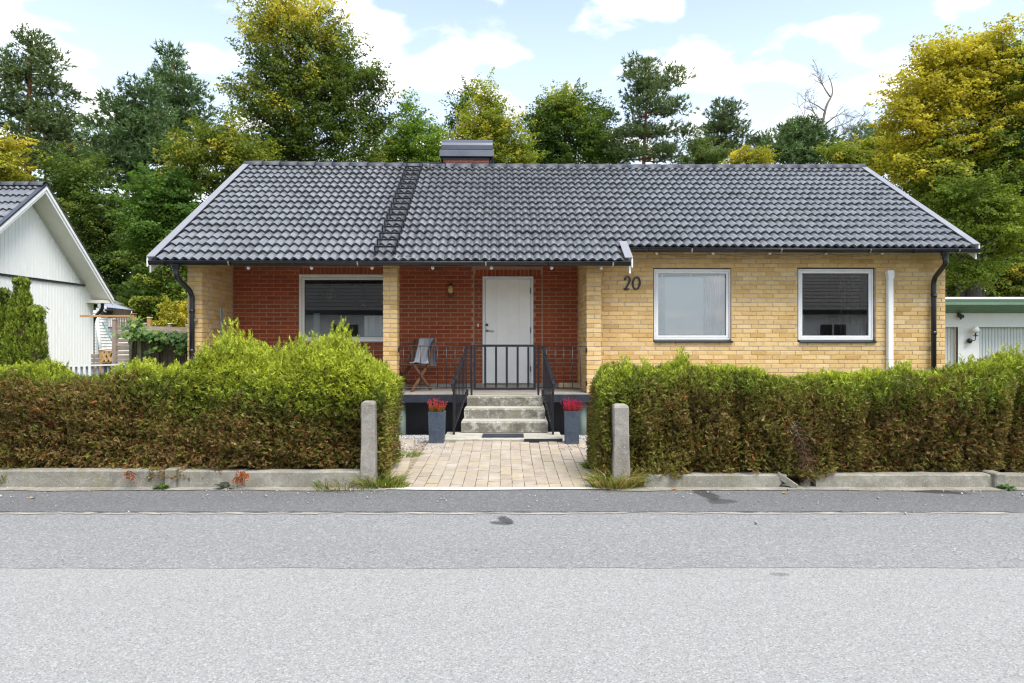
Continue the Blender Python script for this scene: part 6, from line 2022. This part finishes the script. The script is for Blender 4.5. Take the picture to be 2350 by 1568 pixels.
T('shrub', 'bright yellow bush low behind the ridge, right of centre', 'shrub', 30, 1715, [(1690, 362, 24, 16), (1725, 358, 30, 18), (1752, 370, 22, 14)], ((.15, .15, .02), (.24, .21, .025)), (YEL[0], YEL[1]), .3, leaf=.14, rc=.30, dens=1.3, per=40, tr=.08, **beech)
T('pine_tree', 'round bushy blue-green pine below the bare dead tree', 'tree', 31, 1835, [(1830, 300, 42, 22), (1800, 330, 40, 28), (1850, 330, 50, 34), (1820, 360, 60, 24), (1875, 358, 26, 22)], PINE2, tr=.14, dens=1.5, limbs=24, **pine)
T('spruce_tree', 'thin pointed spruce right of the bare dead tree', 'tree', 40, 1972, [(1976, 285, 10, 18), (1970, 312, 18, 20), (1960, 340, 28, 18), (1935, 345, 20, 24), (1975, 355, 34, 16)], ((.035, .055, .03), (.07, .095, .05)), tr=.12, dens=1.3, limbs=22, **pine)
T('pine_tree', 'blue-grey pine tip half hidden by the big yellow tree', 'tree', 44, 2030, [(2025, 312, 34, 18), (2040, 335, 36, 20)], ((.04, .06, .04), (.075, .10, .06)), tr=.12, dens=1.3, limbs=14, **pine)
T('birch_tree', 'low yellow-green trees edge above the right end of the ridge', 'tree', 29, 1985, [(1985, 350, 46, 30), (2045, 345, 50, 34), (1925, 362, 40, 20), (1990, 375, 80, 22), (2070, 380, 40, 24)], ((.10, .12, .014), (.19, .195, .02)), YEL, .2, leaf=.15, rc=.34, dens=1.4, per=42, tr=.12, **beech)
T('beech_tree', 'huge golden-yellow beech towering at the right edge', 'tree', 22.5, 2228, [(2190, 122, 70, 38), (2285, 116, 76, 36), (2370, 124, 60, 42), (2130, 168, 50, 40), (2220, 165, 96, 56), (2330, 180, 80, 60), (2090, 225, 62, 40), (2180, 240, 92, 52), (2290, 260, 90, 60), (2075, 285, 50, 44), (2140, 315, 84, 50), (2250, 340, 90, 50), (2350, 330, 60, 60), (2080, 365, 60, 46), (2180, 395, 80, 44), (2290, 410, 80, 44), (2130, 440, 56, 30), (2400, 230, 70, 90), (2420, 380, 70, 80), (2190, 470, 46, 24), (2310, 470, 60, 30), (2265, 535, 50, 26), (2210, 600, 34, 22), (2325, 560, 44, 40), (2380, 500, 50, 60), (2230, 450, 80, 40, -1.2), (2170, 520, 50, 40, -1), (2300, 500, 70, 50, -1), (2240, 620, 50, 30, -.6)], ((.036, .058, .010), (.125, .15, .018)), ((.25, .205, .022), (.33, .26, .028)), .34, leaf=.155, rc=.40, dens=1.45, per=48, tr=.34, limbs=60, acc_dir=(-.28, -.12, .42), seed=911, flat=.40, gap=.3, rise=.05, trunks=[(2212, .17, 440), (2258, .10, 470)], **beech)
T('oak_tree', 'dark tree in shade behind the green-edged garage', 'tree', 29, 2330, [(2300, 610, 60, 50), (2240, 590, 60, 50), (2370, 600, 70, 60), (2190, 560, 50, 60), (2330, 520, 80, 60), (2190, 650, 40, 40), (2400, 660, 60, 50), (2250, 500, 70, 60), (2170, 480, 60, 60), (2300, 430, 80, 60), (2120, 420, 50, 50), (2280, 670, 80, 40), (2200, 400, 70, 50)], ((.030, .046, .010), (.085, .10, .016)), YEL, .14, leaf=.17, rc=.40, dens=1.1, per=40, tr=.14, trunks=[(2290, .13, 560), (2312, .08, 540)], **beech)

# bare dead tree
def dead_tree():
    Y = 34
    r = random.Random(5)
    t = thing('dead_tree', 'bare grey dead tree with twisted branches above the ridge', 'tree', (gx(1890, Y), Y, 0))
    m = MB()
    def seg(pts, r0, r1, n=7):
        P = [pt(u, v, Y + dy) for u, v, dy in pts]
        P = smooth_path(P, 3)
        m.tube(P, [r0 + (r1 - r0) * i / (len(P) - 1) for i in range(len(P))], n)
        return P
    main = seg([(1893, 470, 0), (1893, 360, 0), (1884, 315, 0), (1890, 270, .1), (1897, 240, 0), (1912, 215, 0), (1908, 190, 0), (1900, 172, 0)], .11, .018)
    bs = [[(1888, 345, 0), (1915, 320, -.4), (1945, 300, -.6), (1965, 285, -.5), (1984, 268, -.4)], [(1886, 318, 0), (1910, 292, .4), (1940, 285, .6), (1962, 270, .7)], [(1884, 315, 0), (1882, 280, .3), (1868, 258, .5), (1858, 235, .3)],
          [(1889, 290, 0), (1915, 268, -.3), (1930, 262, -.4)], [(1893, 255, 0), (1872, 240, .4), (1850, 232, .3)], [(1890, 272, 0), (1866, 275, .3), (1845, 268, .2)], [(1905, 222, 0), (1893, 205, .2), (1884, 185, .2), (1878, 168, .2)],
          [(1886, 330, 0), (1866, 318, -.3), (1846, 300, -.3), (1838, 285, -.3)], [(1893, 370, 0), (1925, 355, -.5), (1950, 338, -.4), (1975, 322, -.2)]]
    twigs = MB()
    def tw(p, d, L, depth, rad):
        q = p + d * L
        (twigs if depth < 2 else m).tube([p, p.lerp(q, .5) + Vector((r.gauss(0, .04), 0, r.gauss(0, .04))) * L, q], [rad, rad * .8, rad * .45], 5, caps=False)
        if depth:
            for k in range(r.choice((2, 3, 3))):
                dd = (d + Vector((r.gauss(0, .6), r.gauss(0, .5), r.gauss(.1, .5)))).normalized()
                tw(p.lerp(q, r.uniform(.45, 1)), dd, L * r.uniform(.5, .75), depth - 1, rad * .55)
    for b in bs:
        P = seg(b, .042, .012, 6)
        for i in range(3, len(P), 2):
            d = (P[i] - P[i - 1]).normalized()
            for k in range(3):
                dd = (d * .6 + Vector((r.gauss(0, .5), r.gauss(0, .4), r.gauss(.2, .5)))).normalized()
                tw(P[i], dd, r.uniform(.35, .75), 2, .014)
    part('trunk', m, M['bark_dead'], t, world=t)
    part('twig', twigs, M['bark_dead'], t, world=t, kind='stuff')
dead_tree()

# dark wood behind everything
def wood():
    r = np.random.default_rng(77)
    n = 2800
    x = r.uniform(-46, 46, n); y = r.uniform(40, 54, n); hmax = 8.0 + 3.5 * (x < -9) + 2.2 * np.sin(x * .35) + 1.5 * np.sin(x * .9 + 2)
    z = r.uniform(0, 1, n) ** .8 * hmax
    Cc = np.stack([x, y, z], 1)
    per = 34
    idx = np.repeat(np.arange(n), per)
    P = Cc[idx] + r.normal(0, 1, (len(idx), 3)) * np.array([.8, .7, .4])
    N = unit(np.array([0, -.3, .5]) + r.normal(0, .6, (len(idx), 3)))
    A = unit(np.cross(N, r.normal(size=N.shape))); B = np.cross(N, A)
    L = .34 * r.uniform(.6, 1.3, len(idx))
    f = Field(.4, 9)
    k = np.clip(.5 + .4 * f(Cc) + r.normal(0, .15, n), 0, 1)[:, None]
    col = np.array((.022, .036, .01)) * (1 - k) + np.array((.065, .085, .016)) * k
    V, F = leaves_geo(P, A, B, L, L * .32)
    put('woodland', fast_mesh('woodland', V, F, M['leaf'], col[idx] * r.uniform(.7, 1.3, (len(idx), 1))), kind='stuff')
    m = MB()
    for i in range(70):
        xx = r.uniform(-40, 40); yy = r.uniform(38.5, 46)
        m.tube([(xx, yy, -.1), (xx + r.normal(0, .2), yy, 9)], [.16, .08], 7)
    part('woodland_trunks', m, M['bark'], None, kind='stuff')
wood()

# vine on the board fence
def vine():
    r = np.random.default_rng(8)
    Y = 12.45
    t = thing('grape_vine', 'leafy green vine sprawling over the dark board fence', 'vine', (gx(340, Y), Y, 0))
    base = np.array([gx(340, Y), Y, 0])
    spots = [(320, 765, 26, 10, 60), (350, 772, 40, 10, 80), (390, 778, 34, 12, 90), (418, 782, 16, 16, 70), (313, 745, 12, 14, 40), (300, 770, 14, 7, 24), (308, 757, 10, 8, 22), (365, 800, 16, 7, 20), (420, 800, 12, 12, 36), (318, 735, 5, 8, 8), (352, 806, 8, 4, 8)]
    V, F, T_ = [], [], []
    lobes = 10
    ang = np.linspace(-2.5, 2.5, 9)
    rad = np.array([.75, .55, .95, .6, 1.15, .6, .95, .55, .75])
    o = 0
    cols = [np.array((.10, .20, .06)), np.array((.17, .28, .10)), np.array((.22, .30, .05)), np.array((.06, .13, .04))]
    for (u, v, ru, rv, n) in spots:
        for i in range(n):
            p = np.array([gx(u + r.normal(0, ru * .6), Y), Y + r.normal(0, .10), 0]); p[2] = gz(v + r.normal(0, rv * .6), Y)
            nn = unit(np.array([[r.normal(0, .35), -.75 + r.normal(0, .2), .65 + r.normal(0, .25)]]))[0]
            up = np.array([r.normal(0, .3), 0, -1.0]); a = up - nn * up.dot(nn); a /= np.linalg.norm(a); b = np.cross(nn, a)
            s = r.uniform(.045, .075)
            V.append(p)
            for k in range(9): V.append(p + (a * math.cos(ang[k]) + b * math.sin(ang[k])) * rad[k] * s + nn * .006 * (k % 2))
            c = cols[r.integers(0, 4)] * r.uniform(.8, 1.2)
            for k in range(8): F.append((o, o + 1 + k, o + 2 + k)); T_.append(c)
            o += 10
    put('foliage', fast_mesh('foliage', np.array(V) - base, np.array(F), M['leaf'], np.array(T_)), t)
    m = MB().tube(smooth_path([pt(300, 850, Y + .1), pt(305, 790, Y + .1), pt(312, 748, Y), pt(350, 768, Y), pt(430, 778, Y)], 4), .014, 6)
    part('stem', m, M['bark'], t, world=t)
vine()

# grass tufts, weeds, fallen leaves, grit
def tuft(name, label, cat, x, y, z, rad, n, hh, cols, seed, group=None, lean=(0, 0)):
    r = np.random.default_rng(seed)
    a = r.uniform(0, 6.28, n); q = np.sqrt(r.uniform(0, 1, n)) * rad
    P = np.stack([q * np.cos(a), q * np.sin(a) * .6, np.zeros(n)], 1)
    d = unit(np.stack([np.cos(a) * .5 + r.normal(0, .3, n) + lean[0], np.sin(a) * .5 + r.normal(0, .3, n) + lean[1], np.full(n, .9)], 1))
    L = hh * r.uniform(.4, 1.1, n)
    B = frame_from(d, r)
    mid = P + d * (L * .55)[:, None]
    tip = mid + unit(d * np.array([1.5, 1.5, .35]))* (L * .5)[:, None]
    w = (.004 * r.uniform(.6, 1.2, n))[:, None]
    V = np.stack([P - B * w, P + B * w, mid + B * w * .8, mid - B * w * .8, tip], 1).reshape(-1, 3)
    o = np.arange(n)[:, None] * 5
    F = np.concatenate([o + np.array([0, 1, 2]), o + np.array([0, 2, 3]), o + np.array([3, 2, 4])])
    k = r.integers(0, len(cols), n)
    c = np.array(cols)[k] * r.uniform(.75, 1.25, (n, 1))
    ob = put(name, fast_mesh(name, V, F, M['leaf'], np.concatenate([c, c, c])), None, (x, y, z))
    return tag(ob, label, cat, group)
GR, DRY, LGR = (.10, .15, .025), (.38, .29, .12), (.20, .26, .04)
tuft('grass_tuft', 'green and straw grass tuft at the foot of the left gatepost', 'grass tuft', gx(872, 6.5), 6.5, .01, .20, 420, .22, [GR, GR, LGR, DRY], 1)
tuft('grass_tuft', 'sparse green grass along the low wall left of the left gatepost', 'grass tuft', gx(790, 6.42), 6.42, .01, .30, 260, .14, [GR, GR, DRY], 2)
tuft('grass_tuft', 'short green grass patch at the left corner of the path', 'grass tuft', gx(905, 6.45), 6.45, .02, .14, 320, .08, [LGR, LGR, GR, DRY], 3)
tuft('grass_tuft', 'bushy straw-coloured grass tuft around the right gatepost', 'grass tuft', gx(1408, 6.46), 6.46, .01, .21, 620, .26, [DRY, DRY, LGR, GR], 4)
tuft('grass_tuft', 'thin dry grass right of the right gatepost', 'grass tuft', gx(1452, 6.5), 6.5, .01, .14, 200, .20, [DRY, GR, DRY], 5)
tuft('grass_tuft', 'green grass between path and gravel at the left', 'grass tuft', gx(912, 8.0), 8.0, .05, .30, 500, .08, [LGR, LGR, GR], 6)
tuft('grass_tuft', 'small bright green grass at the right side of the path', 'grass tuft', gx(1366, 7.3), 7.3, .03, .12, 260, .14, [LGR, GR], 7)
def weed(name, label, u, Y, n, size, col, seed):
    r = np.random.default_rng(seed)
    V, F, T_ = [], [], []
    for i in range(n):
        a = r.uniform(0, 6.28); d = np.array([math.cos(a), math.sin(a) * .7, r.uniform(.15, .8)]); d /= np.linalg.norm(d)
        s = np.cross(d, [0, 0, 1]); s /= np.linalg.norm(s)
        L = size * r.uniform(.6, 1.2); w = L * .16; o = len(V)
        V += [d * .01, d * L * .4 + s * w, d * L * .8 + s * w * .7 + np.array([0, 0, -.1 * L]), d * L + np.array([0, 0, -.25 * L]), d * L * .8 - s * w * .7 + np.array([0, 0, -.1 * L]), d * L * .4 - s * w]
        F += [(o, o + 1, o + 5), (o + 1, o + 2, o + 4), (o + 1, o + 4, o + 5), (o + 2, o + 3, o + 4)]
        T_ += [np.array(col) * r.uniform(.7, 1.3)] * 4
    ob = put(name, fast_mesh(name, np.array(V), np.array(F), M['leaf'], np.array(T_)), None, (gx(u, Y), Y, .016))
    tag(ob, label, 'weed')
weed('weed', 'small grass-green weed beside the stub pier of the left wall', 372, 6.38, 40, .09, (.10, .17, .03), 1)
weed('weed', 'wilted dark-leaved weed at the foot of the left wall', 518, 6.38, 11, .13, (.06, .065, .045), 2)
weed('weed', 'leafy green weed beside the stub pier of the right wall', 2312, 6.36, 34, .09, (.07, .15, .035), 3)
# hanging dead rust-red sprays of the left hedge
def rust(u, v, n, size, label, seed):
    r = np.random.default_rng(seed)
    Y = 6.38; p0 = np.array([gx(u, Y), Y, gz(v, Y)])
    A = unit(np.stack([r.normal(0, .5, n), r.normal(-.2, .3, n), np.full(n, -1.)], 1))
    P = np.stack([r.normal(0, size * .3, n), r.normal(0, .03, n), r.uniform(0, size, n)], 1)
    g = spray_geo(P, A, frame_from(A, r), r.uniform(.06, .11, n), np.full(n, .008), np.tile(np.array((.27, .08, .025)), (n, 1)) * r.uniform(.6, 1.2, (n, 1)))
    V, F = leaves_geo(*g[:5])
    ob = put('dead_branch', fast_mesh('dead_branch', V, F, M['thuja'], g[5]), None, tuple(p0))
    tag(ob, label, 'branch')
rust(553, 1098, 14, .09, 'rust-red dead twig hanging from the left hedge over the low wall', 1)
rust(300, 1088, 5, .04, 'small orange dead twig poking out under the left hedge', 2)
def fallen(u, v, size, col, label, seed):
    r = random.Random(seed)
    x, y = ground_xy(u, v); a = r.uniform(0, 6)
    m = MB(); n = 10
    top = []
    for i in range(n):
        t = 2 * math.pi * i / n
        rr = size * (1 if i else 1.35) * (.9 + .15 * math.sin(3 * t))
        top.append((x + math.cos(t + a) * rr, y + math.sin(t + a) * rr * .62, .020 + .006 * math.cos(2 * t)))
    m.v = top + [(p[0], p[1], p[2] - .003) for p in top]
    m.f = [tuple(range(n)), tuple(range(2 * n - 1, n - 1, -1))] + [(i, (i + 1) % n, n + (i + 1) % n, n + i) for i in range(n)]
    m.sm = [False] * len(m.f)
    solo('fallen_leaf', m, plain('fallen_leaf_%d' % seed, col, .8, .2, 20), label, 'leaf', (x, y, .02), 'fallen leaves by the kerb')
fallen(1474, 1112, .035, (.34, .38, .26), 'pale green fallen leaf beside the right gatepost', 1)
fallen(74, 1147, .028, (.38, .25, .12), 'tan fallen leaf on the pavement at the far left', 2)
fallen(1547, 1127, .03, (.33, .13, .05), 'orange-brown fallen leaf on the pavement below the right wall', 3)
fallen(1800, 1136, .022, (.35, .24, .06), 'yellow-brown leaf on the pavement below the broken wall', 4)
r = np.random.default_rng(4)
n = 420
px_ = r.uniform(-5.4, 5.6, n); py_ = np.where(r.uniform(0, 1, n) < .75, Y_WALL - .02 - np.abs(r.normal(0, .30, n)), r.uniform(4.3, 6.2, n))
k = (np.abs(px_ + .2) > 1.0) | (py_ < 6.2); px_, py_ = px_[k], py_[k]; n = len(px_)
s = r.uniform(.003, .010, (n, 1, 1)) * (1 + 1.0 * (r.uniform(0, 1, (n, 1, 1)) > .95))
V = base_oct[None] * r.uniform(.5, 1.2, (n, 6, 1)) * s + np.stack([px_, py_, np.full(n, .018)], 1)[:, None]
F = (np.arange(n)[:, None, None] * 6 + oct_f[None]).reshape(-1, 3)
put('pebbles', fast_mesh('pebbles', V.reshape(-1, 3), F, M['gravel']), kind='stuff')
print( 'TREE LEAVES', tot, 'PAVERS', n_pav, 'BRICKS', len(YELLOW), len(RED), 'TILES', len(spots))
